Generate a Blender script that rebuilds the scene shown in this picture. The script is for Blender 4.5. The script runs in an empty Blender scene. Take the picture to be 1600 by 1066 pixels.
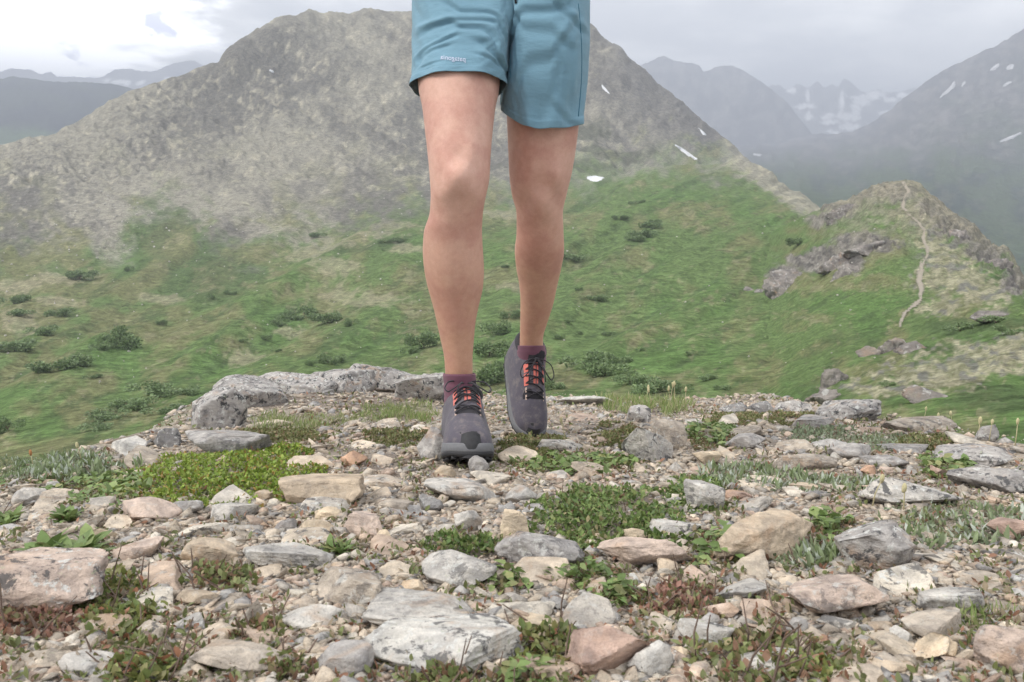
import bpy, bmesh, math, random
import numpy as np
from mathutils import Vector, Matrix
from mathutils.bvhtree import BVHTree

S = bpy.context.scene
COL = S.collection
# ------------------------------------------------------------------ camera
PITCH = math.radians(12.3)
FPX = 1250.0
cd = bpy.data.cameras.new('camera'); cam = bpy.data.objects.new('camera', cd); COL.objects.link(cam)
cam.location = (0, 0, 0); cam.rotation_euler = (math.pi/2 - PITCH, 0, 0)
cd.sensor_width = 36; cd.lens = FPX/1600*36; cd.clip_start = 0.02; cd.clip_end = 60000
cd.dof.use_dof = True; cd.dof.focus_distance = 1.75; cd.dof.aperture_fstop = 20
S.camera = cam
# ------------------------------------------------------------------ light
SUN_EL, SUN_AZ = math.radians(46), math.radians(-112)      # azimuth from +Y towards +X
w = bpy.data.worlds.new('World'); S.world = w; w.use_nodes = True
nt = w.node_tree; nt.nodes.clear()
def N(t, ty, **k):
    n = t.nodes.new(ty)
    for a, v in k.items(): setattr(n, a, v)
    return n
def val(t, sock, v):
    if hasattr(v, 'is_output'): t.links.new(v, sock)
    else: sock.default_value = v
def MATH(t, op, a, b=0.0, c=0.0, clamp=False):
    n = N(t, 'ShaderNodeMath', operation=op, use_clamp=clamp)
    val(t, n.inputs[0], a); val(t, n.inputs[1], b); val(t, n.inputs[2], c); return n.outputs[0]
def MIX(t, f, a, b, mode='MIX'):
    n = N(t, 'ShaderNodeMix', data_type='RGBA', blend_type=mode)
    val(t, n.inputs[0], f); val(t, n.inputs[6], a if hasattr(a, 'is_output') else (*a, 1)); val(t, n.inputs[7], b if hasattr(b, 'is_output') else (*b, 1)); return n.outputs[2]
def NOISE(t, vec, scale, detail=4, rough=0.55, dist=0.0):
    n = N(t, 'ShaderNodeTexNoise'); val(t, n.inputs['Vector'], vec); n.inputs['Scale'].default_value = scale
    n.inputs['Detail'].default_value = detail; n.inputs['Roughness'].default_value = rough; n.inputs['Distortion'].default_value = dist; return n.outputs['Fac']
def MAPR(t, v, a, b, c=0.0, d=1.0, smooth=True):
    n = N(t, 'ShaderNodeMapRange'); n.interpolation_type = 'SMOOTHSTEP' if smooth else 'LINEAR'
    val(t, n.inputs[0], v); n.inputs[1].default_value = a; n.inputs[2].default_value = b; n.inputs[3].default_value = c; n.inputs[4].default_value = d; return n.outputs[0]
def VSCALE(t, vec, s, off=(0, 0, 0), rot=(0, 0, 0)):
    n = N(t, 'ShaderNodeMapping'); val(t, n.inputs[0], vec); n.inputs[1].default_value = off; n.inputs[2].default_value = rot; n.inputs[3].default_value = s; return n.outputs[0]

tc = N(nt, 'ShaderNodeTexCoord'); dirv = tc.outputs['Generated']
sep = N(nt, 'ShaderNodeSeparateXYZ'); nt.links.new(dirv, sep.inputs[0])
zz = MATH(nt, 'ADD', MATH(nt, 'MAXIMUM', sep.outputs[2], 0.0), 0.16)
comb = N(nt, 'ShaderNodeCombineXYZ')
nt.links.new(MATH(nt, 'DIVIDE', sep.outputs[0], zz), comb.inputs[0]); nt.links.new(MATH(nt, 'DIVIDE', sep.outputs[1], zz), comb.inputs[1]); nt.links.new(sep.outputs[2], comb.inputs[2])
cn1 = NOISE(nt, comb.outputs[0], 0.75, 6, 0.55, 0.4)
cn2 = NOISE(nt, VSCALE(nt, comb.outputs[0], (1, 1, 1), (3.1, 7.7, 0)), 2.1, 6, 0.6, 0.3)
sky = N(nt, 'ShaderNodeTexSky', sky_type='NISHITA', sun_disc=False, sun_elevation=SUN_EL, sun_rotation=SUN_AZ)
skyc = MIX(nt, 1.0, sky.outputs[0], (0.10, 0.10, 0.10), 'MULTIPLY')
cloud = MIX(nt, MAPR(nt, MATH(nt, 'ADD', MATH(nt, 'MULTIPLY', cn1, 0.7), MATH(nt, 'MULTIPLY', cn2, 0.3)), 0.41, 0.59), (0.58, 0.585, 0.60), (1.02, 1.01, 0.99))
# the break in the cloud low over the left-hand ranges
gd = N(nt, 'ShaderNodeVectorMath', operation='DOT_PRODUCT'); nt.links.new(dirv, gd.inputs[0]); gd.inputs[1].default_value = Vector((-0.585, 0.80, 0.125)).normalized()
gap = MATH(nt, 'ADD', gd.outputs['Value'], MATH(nt, 'MULTIPLY', MATH(nt, 'SUBTRACT', cn2, 0.5), 0.11))
gap = MATH(nt, 'ADD', gap, MATH(nt, 'MULTIPLY', MATH(nt, 'SUBTRACT', cn1, 0.5), 0.04))
gapf = MAPR(nt, gap, 0.962, 0.988)
cn3 = NOISE(nt, VSCALE(nt, dirv, (1, 1, 1.4), (1.7, 0.4, 0.9)), 16, 4, 0.55, 0.2)
bright = MIX(nt, MAPR(nt, cn3, 0.57, 0.66), (2.9, 2.9, 2.95), (1.15, 1.18, 1.45))
allc = MIX(nt, gapf, cloud, bright)
allc = MIX(nt, 0.06, allc, skyc)
down = MAPR(nt, sep.outputs[2], -0.06, 0.0)
allc = MIX(nt, down, (0.16, 0.17, 0.15), allc)
bg = N(nt, 'ShaderNodeBackground'); nt.links.new(allc, bg.inputs[0]); bg.inputs[1].default_value = 1.0
nt.links.new(bg.outputs[0], N(nt, 'ShaderNodeOutputWorld').inputs[0])

sd = bpy.data.lights.new('sun', 'SUN'); sun = bpy.data.objects.new('sun', sd); COL.objects.link(sun)
sd.energy = 1.5; sd.angle = math.radians(20); sd.color = (1, 0.96, 0.90)
sv = Vector((math.sin(SUN_AZ)*math.cos(SUN_EL), math.cos(SUN_AZ)*math.cos(SUN_EL), math.sin(SUN_EL)))
sun.rotation_euler = sv.to_track_quat('Z', 'Y').to_euler(); sun.location = (-3, -3, 6)
S.view_settings.view_transform = 'Standard'; S.view_settings.look = 'None'
S.view_settings.exposure = 1.14; S.view_settings.gamma = 1.0; S.view_settings.use_curve_mapping = False
S.cycles.max_bounces = 5; S.cycles.diffuse_bounces = 3; S.cycles.glossy_bounces = 2; S.cycles.transmission_bounces = 2
S.cycles.volume_bounces = 0; S.cycles.transparent_max_bounces = 4
S.cycles.use_adaptive_sampling = True; S.cycles.adaptive_threshold = 0.02

# ------------------------------------------------------------------ maths helpers
CP, SP = math.cos(PITCH), math.sin(PITCH)
def P(px, py, d):
    """point on the ray through photo pixel (px, py) at camera depth d (metres); works on arrays"""
    u = (np.asarray(px, float)-800)/FPX; v = (533-np.asarray(py, float))/FPX; d = np.asarray(d, float)
    return np.stack([u*d, (CP+SP*v)*d, (CP*v-SP)*d], -1)
def to_px(p):
    p = np.asarray(p, float); dep = p[..., 1]*CP-p[..., 2]*SP; up = p[..., 1]*SP+p[..., 2]*CP
    return 800+FPX*p[..., 0]/dep, 533-FPX*up/dep, dep
def _hash(i, j, k):
    h = (i.astype(np.int64)*374761393+j.astype(np.int64)*668265263+k.astype(np.int64)*2147483647+1013904223) & 0xffffffff
    h = ((h ^ (h >> 13))*1274126177) & 0xffffffff; h = ((h ^ (h >> 15))*2246822519) & 0xffffffff
    return ((h ^ (h >> 16)) & 0xffffff)/float(0xffffff)
def vnoise(x, y, z=0.0):
    x, y, z = np.broadcast_arrays(np.asarray(x, float), np.asarray(y, float), np.asarray(z, float))
    xi, yi, zi = np.floor(x), np.floor(y), np.floor(z); fx, fy, fz = x-xi, y-yi, z-zi
    xi, yi, zi = xi.astype(np.int64), yi.astype(np.int64), zi.astype(np.int64)
    f = lambda t: t*t*t*(t*(t*6-15)+10)
    ux, uy, uz = f(fx), f(fy), f(fz); r = 0
    for a in (0, 1):
        for b in (0, 1):
            for c in (0, 1):
                r = r+_hash(xi+a, yi+b, zi+c)*(ux if a else 1-ux)*(uy if b else 1-uy)*(uz if c else 1-uz)
    return r*2-1
def fbm(x, y, z=0.0, o=4, g=0.5):
    r = 0; a = 1.0; s = 0; x, y, z = np.asarray(x, float), np.asarray(y, float), np.asarray(z, float)
    for i in range(o):
        r = r+a*vnoise(x+17.3*i, y-9.1*i, z+5.7*i); s += a; a *= g; x, y, z = x*2.03, y*2.03, z*2.03
    return r/s
def sstep(a, b, x):
    t = np.clip((np.asarray(x, float)-a)/(b-a), 0, 1); return t*t*(3-2*t)
def pchip(xs, ys, xq):
    xs, ys, xq = np.asarray(xs, float), np.asarray(ys, float), np.asarray(xq, float)
    h = np.diff(xs); dl = np.diff(ys)/h; m = np.zeros_like(xs)
    m[0], m[-1] = dl[0], dl[-1]
    for i in range(1, len(xs)-1):
        if dl[i-1]*dl[i] > 0:
            w1, w2 = 2*h[i]+h[i-1], h[i]+2*h[i-1]; m[i] = (w1+w2)/(w1/dl[i-1]+w2/dl[i])
    k = np.clip(np.searchsorted(xs, xq)-1, 0, len(xs)-2); t = np.clip((xq-xs[k])/h[k], 0, 1)
    return (2*t**3-3*t**2+1)*ys[k]+(t**3-2*t**2+t)*h[k]*m[k]+(-2*t**3+3*t**2)*ys[k+1]+(t**3-t**2)*h[k]*m[k+1]
def lerp3(a, b, t): return np.asarray(a)*(1-t[..., None])+np.asarray(b)*t[..., None]

# ------------------------------------------------------------------ mesh / object helpers
def mesh(name, V, F, smooth=True, col=None):
    V = np.asarray(V, np.float32).reshape(-1, 3)
    me = bpy.data.meshes.new(name)
    if isinstance(F, np.ndarray):
        n, k = F.shape
        me.vertices.add(len(V)); me.vertices.foreach_set('co', V.ravel())
        me.loops.add(n*k); me.loops.foreach_set('vertex_index', F.astype(np.int32).ravel())
        me.polygons.add(n); me.polygons.foreach_set('loop_start', np.arange(0, n*k, k, dtype=np.int32))
        try: me.polygons.foreach_set('loop_total', np.full(n, k, np.int32))
        except Exception: pass
        me.update(calc_edges=True); me.validate()
    else:
        me.from_pydata(V.tolist(), [], F)
    if smooth: me.polygons.foreach_set('use_smooth', np.ones(len(me.polygons), bool))
    if col is not None:
        a = me.attributes.new('col', 'FLOAT_COLOR', 'POINT')
        c = np.ones((len(V), 4), np.float32); c[:, :3] = col; a.data.foreach_set('color', c.ravel())
    return me
def ob(name, me, mat=None, parent=None, **props):
    o = bpy.data.objects.new(name, me); COL.objects.link(o)
    if me is not None and mat is not None and not me.materials: me.materials.append(mat)
    if parent is not None: o.parent = parent
    for k, v in props.items(): o[k] = v
    return o
def thing(name, label, cat, loc=(0, 0, 0), group=None):
    o = ob(name, None, label=label, category=cat); o.location = loc; o.empty_display_size = 0.05
    if group: o['group'] = group
    return o
def gridfaces(nr, nc, wrap=False):
    r = np.arange(nr-1)[:, None]; c = np.arange(nc if wrap else nc-1)[None, :]; c2 = (c+1) % nc
    return np.stack([r*nc+c, r*nc+c2, (r+1)*nc+c2, (r+1)*nc+c], -1).reshape(-1, 4)
def tube(pts, rad, n=8, caps=True):
    pts = [Vector(p) for p in pts]; V = []; F = []
    rad = rad if hasattr(rad, '__len__') else [rad]*len(pts)
    up = None
    for i, p in enumerate(pts):
        t = (pts[min(i+1, len(pts)-1)]-pts[max(i-1, 0)]).normalized()
        if up is None: up = t.orthogonal().normalized()
        up = (up-t*up.dot(t)).normalized(); b = t.cross(up)
        for k in range(n):
            a = 2*math.pi*k/n; V.append(p+(up*math.cos(a)+b*math.sin(a))*rad[i])
    for i in range(len(pts)-1):
        for k in range(n): F.append([i*n+k, i*n+(k+1) % n, (i+1)*n+(k+1) % n, (i+1)*n+k])
    if caps: F.append(list(range(n))[::-1]); F.append([(len(pts)-1)*n+k for k in range(n)])
    return [tuple(v) for v in V], F
def join(parts):
    V = []; F = []
    for v, f in parts:
        o = len(V); V += list(v); F += [[i+o for i in q] for q in f]
    return V, F

# ------------------------------------------------------------------ materials
def newmat(name):
    m = bpy.data.materials.new(name); m.use_nodes = True; t = m.node_tree
    b = t.nodes['Principled BSDF']; b.inputs['Roughness'].default_value = 0.9
    if 'Specular IOR Level' in b.inputs: b.inputs['Specular IOR Level'].default_value = 0.25
    return m, t, b
def bump(t, b, h, strength, dist):
    n = N(t, 'ShaderNodeBump'); n.inputs['Strength'].default_value = strength; n.inputs['Distance'].default_value = dist
    t.links.new(h, n.inputs['Height']); t.links.new(n.outputs[0], b.inputs['Normal'])
def attr(t, name='col'):
    n = N(t, 'ShaderNodeAttribute'); n.attribute_name = name; return n.outputs['Color']
def pos(t): return N(t, 'ShaderNodeNewGeometry').outputs['Position']
def plain(name, c, rough=0.8, spec=0.25, var=0.0, scale=100.0, bmp=0.0, bd=0.001):
    m, t, b = newmat(name); b.inputs['Roughness'].default_value = rough; b.inputs['Specular IOR Level'].default_value = spec
    if var or bmp:
        n = NOISE(t, pos(t), scale, 5)
        cc = MIX(t, n, tuple(x*(1-var) for x in c), tuple(min(1, x*(1+var)) for x in c)); t.links.new(cc, b.inputs['Base Color'])
        if bmp: bump(t, b, n, bmp, bd)
    else: b.inputs['Base Color'].default_value = (*c, 1)
    return m
def terrain_mat(name, scales, amt, bd):
    m, t, b = newmat(name); p = pos(t)
    n1 = MAPR(t, NOISE(t, p, scales[0], 6, 0.66), .33, .67, smooth=False); n2 = MAPR(t, NOISE(t, p, scales[1], 5, 0.65), .33, .67, smooth=False)
    c = MIX(t, 1.0, attr(t), MIX(t, n1, (1-amt,)*3, (1+amt,)*3), 'MULTIPLY')
    c = MIX(t, 1.0, c, MIX(t, n2, (1-amt,)*3, (1+amt,)*3), 'MULTIPLY')
    t.links.new(c, b.inputs['Base Color']); b.inputs['Roughness'].default_value = 1.0; b.inputs['Specular IOR Level'].default_value = 0.05
    bump(t, b, MATH(t, 'ADD', n1, MATH(t, 'MULTIPLY', n2, 0.4)), 0.7, bd)
    return m
# ------------------------------------------------------------------ far terrain
BVH = {}
def layer(name, rows, x0, x1, nx, nr, colfn, relief, mat, extra=None):
    """rows: near to far, each a polyline [(px, py, depth)]; the sheet runs through them"""
    px = np.linspace(x0, x1, nx); K = len(rows)
    if x0 == -700: px = np.concatenate([np.linspace(-2800, -740, 60), px]); nx = len(px)        # carry the slope on past the frame
    if x1 == 2400: px = np.concatenate([px, np.linspace(2440, 4000, 40)]); nx = len(px)
    PY = []; LD = []
    for r in rows:
        r = sorted(r); a = np.array(r, float)
        PY.append(pchip(a[:, 0], a[:, 1], px)); LD.append(pchip(a[:, 0], np.log(a[:, 2]), px))
    PY, LD = np.array(PY), np.array(LD)
    s = np.linspace(0, K-1, nr); k = np.clip(s.astype(int), 0, K-2); t = (s-k)[:, None]
    def cr(A):                                   # Catmull-Rom along the rows, clamped
        p0, p1, p2, p3 = A[np.maximum(k-1, 0)], A[k], A[k+1], A[np.minimum(k+2, K-1)]
        m1, m2 = (p2-p0)/2, (p3-p1)/2
        d = p2-p1; m1 = np.where(m1*d <= 0, 0, np.sign(d)*np.minimum(abs(m1), 3*abs(d))); m2 = np.where(m2*d <= 0, 0, np.sign(d)*np.minimum(abs(m2), 3*abs(d)))
        return (2*t**3-3*t**2+1)*p1+(t**3-2*t**2+t)*m1+(-2*t**3+3*t**2)*p2+(t**3-t**2)*m2
    py = cr(PY); dep = np.exp(cr(LD)); PX = np.broadcast_to(px, py.shape); SS = np.broadcast_to(s[:, None], py.shape)
    V = P(PX, py, dep)
    V[..., 2] = np.maximum(V[..., 2]+relief(PX, py, dep, SS), -400.0)
    C = colfn(PX, py, dep, SS)
    me = mesh(name, V.reshape(-1, 3), gridfaces(nr, nx), True, np.clip(C, 0.004, 1).reshape(-1, 3))
    o = ob(name, me, mat, kind='structure')
    k2 = np.arange(0, nr, 2); j2 = np.arange(0, nx, 2); V2 = V[k2][:, j2]; BVH[o.name] = BVHTree.FromPolygons(V2.reshape(-1, 3).tolist(), gridfaces(len(k2), len(j2)).tolist())
    return o
def hit(px, py, names):
    """where the ray through a pixel first meets the named sheets"""
    d = Vector(P(px, py, 1.0)); best = None
    for n in names:
        h = BVH[n].ray_cast(Vector((0, 0, 0)), d.normalized())
        if h[0] is not None and (best is None or h[3] < best[2]): best = (h[0], h[1], h[3])
    return best

GREEN, OLIVE, DKGREEN = (0.122, 0.178, 0.068), (0.172, 0.182, 0.088), (0.076, 0.110, 0.050)
SCREE, SCREED, TAN, PALE = (0.295, 0.278, 0.228), (0.165, 0.157, 0.138), (0.34, 0.305, 0.215), (0.45, 0.415, 0.32)
def blobs(px, py, L, nz):
    m = 0
    for (cx, cy, rx, ry) in L: m = np.maximum(m, sstep(1.25, 0.6, np.hypot((px-cx)/rx, (py-cy)/ry)+nz))
    return m
# --- the big grey mountain, the green bowl below it and the green ridge to its right
crestA = [(-700, 330, 700), (-400, 300, 700), (-200, 262, 700), (0, 226, 690), (81, 211, 720), (122, 189, 740), (163, 163, 760), (203, 142, 790), (244, 128, 810), (285, 116, 830), (317, 102, 850), (341, 95, 870),
  (346, 86, 875), (366, 69, 890), (386, 53, 910), (406, 43, 930), (425, 31, 945), (439, 26, 960), (460, 26, 980), (484, 16, 1000), (504, 21, 1010), (524, 17, 1020), (550, 20, 1040), (573, 14, 1060), (610, 18, 1080), (646, 19, 1100),
  (700, 12, 1110), (780, 5, 1120), (850, 10, 1120), (924, 37, 1100), (940, 54, 1090), (955, 66, 1080), (970, 73, 1070), (985, 94, 1060), (1000, 104, 1050), (1031, 131, 1020), (1075, 168, 990), (1119, 206, 960), (1145, 227, 940), (1167, 249, 920), (1206, 305, 850), (1276, 390, 750), (1500, 520, 650)]
rowsA = [
 [(-700, 1000, 4), (0, 830, 4), (1500, 830, 4)],
 [(-700, 850, 40), (-400, 800, 45), (0, 745, 45), (300, 690, 50), (600, 655, 55), (900, 650, 50), (1200, 665, 40), (1500, 700, 30)],
 [(-700, 760, 90), (-400, 700, 95), (0, 650, 100), (300, 610, 110), (600, 575, 120), (900, 560, 110), (1200, 560, 90), (1500, 600, 70)],
 [(-700, 640, 160), (-400, 600, 170), (0, 560, 175), (300, 520, 190), (600, 490, 200), (900, 470, 190), (1200, 470, 160), (1500, 530, 140)],
 [(-700, 530, 250), (-400, 500, 260), (0, 470, 260), (300, 440, 280), (600, 415, 290), (900, 385, 280), (1200, 390, 250), (1500, 490, 220)],
 [(-700, 450, 340), (-400, 430, 350), (0, 405, 350), (300, 385, 370), (600, 365, 380), (900, 325, 380), (1050, 308, 380), (1200, 325, 340), (1300, 372, 320), (1500, 470, 300)],
 [(-700, 390, 420), (-400, 370, 430), (0, 350, 430), (300, 335, 450), (600, 325, 470), (800, 310, 480), (920, 290, 500), (1031, 262, 520), (1092, 254, 530), (1136, 248, 540), (1150, 246, 540), (1180, 254, 540), (1206, 267, 530), (1224, 287, 520), (1250, 302, 500), (1276, 326, 480), (1340, 375, 450), (1500, 480, 400)],
 [(-700, 350, 560), (-400, 320, 560), (0, 290, 540), (300, 275, 570), (600, 265, 640), (800, 258, 680), (920, 274, 640), (1031, 260, 660), (1092, 260, 680), (1150, 266, 680), (1206, 310, 620), (1276, 360, 560), (1500, 500, 480)],
 [(-700, 340, 640), (-400, 305, 640), (-200, 275, 640), (0, 255, 605), (150, 215, 650), (300, 195, 720), (600, 140, 850), (800, 150, 900), (920, 190, 820), (1000, 215, 800), (1075, 236, 800), (1120, 250, 800), (1167, 268, 750), (1206, 320, 700), (1500, 510, 560)],
 crestA,
 [(a, b+120, c*1.3) for a, b, c in crestA],
 [(a, b+420, c*1.7) for a, b, c in crestA]]
bA = [(-700, 420), (-400, 400), (0, 368), (120, 388), (175, 392), (215, 340), (245, 312), (300, 335), (360, 368), (430, 362), (520, 352), (600, 335), (640, 325), (720, 316), (800, 305), (880, 278), (960, 262), (1050, 250), (1500, 240)]
patchA = [(520, 428, 34, 14), (528, 462, 28, 16), (590, 474, 44, 11), (500, 384, 75, 13), (420, 352, 90, 12), (545, 372, 60, 9), (25, 505, 34, 18), (30, 440, 44, 11), (85, 432, 40, 9), (455, 508, 26, 6), (610, 360, 46, 8), (90, 470, 30, 8), (640, 405, 26, 6), (770, 330, 60, 8), (800, 455, 40, 5), (250, 455, 30, 6), (385, 552, 30, 9)]
darkA = [(900, 215, 70, 22), (950, 235, 70, 14), (880, 262, 60, 18), (560, 395, 70, 12), (330, 420, 90, 45), (250, 340, 60, 50), (450, 328, 80, 9)]  # zones of darker green growth on the slope
def relA(px, py, d, s):
    rock = sstep(6.4, 7.2, s)*(1-sstep(9.6, 10.2, s)); rock = np.where(px > 1190, rock*0.2, rock)
    st = 1-abs(fbm((px-1.25*py)/46, (px+0.7*py)/210, 3.0, 4)); fine = fbm(px/9, py/6, 7.0, 3)
    r = rock*d*(0.0085*(st-0.7)+0.0040*fine+0.010*fbm(px/75, py/50, 6.0, 4))*(1-.7*np.exp(-((s-9)/.22)**2))
    crest = np.exp(-((s-9)/0.10)**2); r += crest*d*0.0026*fbm(px/12, px*0+1.0, 2.0, 4, 0.65)*sstep(300, 420, px)
    g = 1-rock
    return r+g*sstep(1, 2, s)*d*(0.021*fbm((px-1.6*py)/420+2, (py+0.55*px)/64, 1.0, 3)*sstep(1.2, 2.6, s)*sstep(6.6, 5.0, s)+0.0035*fbm((px-1.6*py)/150, (py+0.55*px)/13, 1.0, 4)+0.0018*fbm(px/14, py/7, 5.0, 3))
def grass(px, py, n1, n2, n3, n4):
    gr = lerp3(GREEN, OLIVE, sstep(-0.15, 0.45, n1+0.5*n3+0.35*sstep(700, 100, px))); gr = lerp3(gr, (0.108, 0.182, 0.060), sstep(0.05, 0.5, n4+0.5*n3-0.25*n1)*0.8)
    gr = lerp3(gr, DKGREEN, sstep(0.0, 0.5, n3+0.5*n2-0.10)*0.65); gr = lerp3(gr, DKGREEN, blobs(px, py, darkA[3:6], 0.6*n1)*0.55)
    return lerp3(gr, (0.28, 0.26, 0.16), sstep(0.32, 0.62, n2+0.55*n1)*0.5)
def gnoise(px, py): return fbm(px/40, py/26, 1.0, 5), fbm(px/10, py/5, 2.0, 4), fbm((px-1.7*py)/120, (py+0.55*px)/11, 3.0, 4), fbm(px/150, py/80, 9.0, 3)
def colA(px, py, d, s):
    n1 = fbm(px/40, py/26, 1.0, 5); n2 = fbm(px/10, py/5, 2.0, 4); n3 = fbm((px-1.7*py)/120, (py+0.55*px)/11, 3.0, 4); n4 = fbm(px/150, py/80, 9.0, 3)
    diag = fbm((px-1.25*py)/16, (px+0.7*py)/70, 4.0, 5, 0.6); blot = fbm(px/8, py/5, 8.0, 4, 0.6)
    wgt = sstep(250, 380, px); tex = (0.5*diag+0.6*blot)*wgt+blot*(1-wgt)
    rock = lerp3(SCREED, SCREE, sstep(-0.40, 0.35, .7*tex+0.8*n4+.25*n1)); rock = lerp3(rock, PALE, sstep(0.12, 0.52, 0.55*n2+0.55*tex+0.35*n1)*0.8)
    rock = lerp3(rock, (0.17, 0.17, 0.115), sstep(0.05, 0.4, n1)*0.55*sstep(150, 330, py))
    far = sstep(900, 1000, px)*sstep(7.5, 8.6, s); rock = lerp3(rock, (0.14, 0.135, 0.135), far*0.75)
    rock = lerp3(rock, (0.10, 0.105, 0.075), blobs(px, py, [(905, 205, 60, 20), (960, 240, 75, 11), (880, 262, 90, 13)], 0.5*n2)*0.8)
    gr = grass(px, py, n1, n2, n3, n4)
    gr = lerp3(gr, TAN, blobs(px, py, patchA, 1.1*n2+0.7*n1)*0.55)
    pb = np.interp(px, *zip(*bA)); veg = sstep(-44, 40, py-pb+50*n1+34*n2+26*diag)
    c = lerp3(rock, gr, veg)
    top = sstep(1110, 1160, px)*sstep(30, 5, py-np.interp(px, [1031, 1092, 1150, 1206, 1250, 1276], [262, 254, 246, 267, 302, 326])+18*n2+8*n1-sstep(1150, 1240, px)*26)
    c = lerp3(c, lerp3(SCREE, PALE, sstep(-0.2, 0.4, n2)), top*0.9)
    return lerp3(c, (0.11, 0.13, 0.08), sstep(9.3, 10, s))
M_land = terrain_mat('land', (0.26, 0.95), 0.36, 1.0)
layer('mountain', rowsA, -700, 1500, 900, 420, colA, relA, M_land)

# --- the knoll with the trail
crestB = [(1080, 400, 340), (1150, 390, 310), (1220, 355, 260), (1276, 328, 225), (1311, 315, 210), (1337, 306, 200), (1356, 294, 195), (1372, 287, 190), (1390, 284, 188), (1412, 282, 185), (1438, 289, 182), (1455, 303, 180), (1473, 319, 178), (1486, 330, 176), (1512, 345, 172), (1530, 359, 169), (1552, 380, 165), (1574, 387, 162), (1585, 405, 160), (1600, 432, 158), (1700, 500, 150), (2000, 640, 140), (2400, 760, 140)]
rowsB = [
 [(1080, 800, 12), (1600, 790, 8), (2400, 900, 6)],
 [(1080, 700, 40), (1200, 675, 36), (1300, 648, 28), (1400, 635, 24), (1600, 650, 17), (2000, 690, 14), (2400, 760, 12)],
 [(1080, 610, 85), (1200, 595, 72), (1280, 582, 60), (1350, 568, 52), (1450, 558, 44), (1600, 572, 33), (2000, 600, 25), (2400, 690, 22)],
 [(1080, 545, 150), (1200, 535, 112), (1300, 522, 90), (1400, 513, 80), (1500, 490, 68), (1600, 478, 58), (2000, 560, 50), (2400, 690, 45)],
 [(1080, 485, 220), (1170, 458, 190), (1250, 450, 148), (1330, 450, 123), (1420, 455, 110), (1500, 455, 104), (1600, 468, 98), (2000, 590, 90), (2400, 720, 90)],
 [(1080, 435, 290), (1170, 412, 250), (1250, 390, 195), (1330, 372, 160), (1420, 380, 140), (1500, 395, 135), (1600, 448, 130), (2000, 620, 120), (2400, 740, 120)],
 crestB, [(a, b+50, c*1.12) for a, b, c in crestB], [(a, b+330, c*1.6) for a, b, c in crestB]]
cragB = [(1262, 412, 48, 16), (1300, 398, 40, 14), (1225, 428, 28, 12), (1345, 380, 44, 16), (1330, 410, 22, 18), (1380, 385, 30, 12), (1310, 325, 34, 14), (1345, 308, 34, 14), (1285, 345, 26, 12), (1500, 362, 34, 20), (1545, 395, 34, 24), (1455, 325, 28, 16), (1395, 300, 44, 14), (1590, 440, 26, 26), (1480, 350, 26, 12)]
tanB = [(1500, 430, 62, 46), (1470, 390, 34, 34), (1540, 455, 55, 30), (1450, 345, 34, 26), (1560, 555, 120, 22), (1450, 590, 90, 16), (1520, 575, 120, 14), (1400, 610, 90, 10), (1480, 478, 40, 14), (1600, 530, 60, 14)]
def relB(px, py, d, s):
    n = fbm(px/26, py/16, 11.0, 4); crag = blobs(px, py, cragB, 0.35*n); fine = fbm(px/6, py/4, 12.0, 4)
    return d*sstep(0.5, 1.5, s)*((0.004*n+0.002*fine)+crag*(0.005*(1-abs(fbm(px/13, py/8, 5.0, 3))*2)+0.004*fine)*(1-.75*np.exp(-((s-6)/.35)**2)))
def colB(px, py, d, s):
    n1 = fbm(px/40, py/22, 21.0, 5); n2 = fbm(px/9, py/5, 22.0, 4); n3 = fbm((px-1.7*py)/120, (py+0.55*px)/12, 3.0, 4)
    gr = grass(px, py, *gnoise(px, py))
    gr = lerp3(gr, DKGREEN, blobs(px, py, [(1500, 510, 70, 14), (1570, 505, 60, 10), (1560, 620, 90, 26), (1480, 545, 60, 8)], 0.5*n1)*0.7)
    tn = lerp3((0.20, 0.195, 0.12), (0.40, 0.37, 0.265), sstep(-0.45, 0.35, fbm(px/11, py/5, 33.0, 5, .65))); tn = lerp3(tn, (0.20, 0.19, 0.175), sstep(0.0, 0.35, fbm(px/16, py/8, 34.0, 4))); c = lerp3(gr, tn, blobs(px, py, tanB, 0.9*n2+0.6*n1)*0.85)
    rk = lerp3((0.13, 0.12, 0.115), (0.27, 0.25, 0.225), sstep(-0.4, 0.45, fbm(px/7, py/6, 31.0, 4)))
    c = lerp3(c, rk, blobs(px, py, cragB, 0.55*n2+0.35*n1)*0.95)
    top_ = sstep(430, 330, py+40*n1)*sstep(1260, 1330, px+20*n2)*sstep(-.35, .25, n2+.6*n1+.1); c = lerp3(c, lerp3((0.17, 0.165, 0.12), (0.30, 0.275, 0.215), sstep(-.4, .4, fbm(px/9, py/5, 36.0, 5, .65))), top_*.7)
    up = sstep(36, 8, py-np.interp(px, [a[0] for a in crestB], [a[1] for a in crestB])+26*n2+14*n1)*sstep(1250, 1330, px)
    c = lerp3(c, lerp3((0.20, 0.19, 0.15), (0.33, 0.30, 0.23), sstep(-0.3, 0.4, n2)), up*0.8)
    return c
layer('hill', rowsB, 1080, 2400, 560, 300, colB, relB, terrain_mat('knoll', (0.6, 2.6), 0.34, 0.4))

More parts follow.
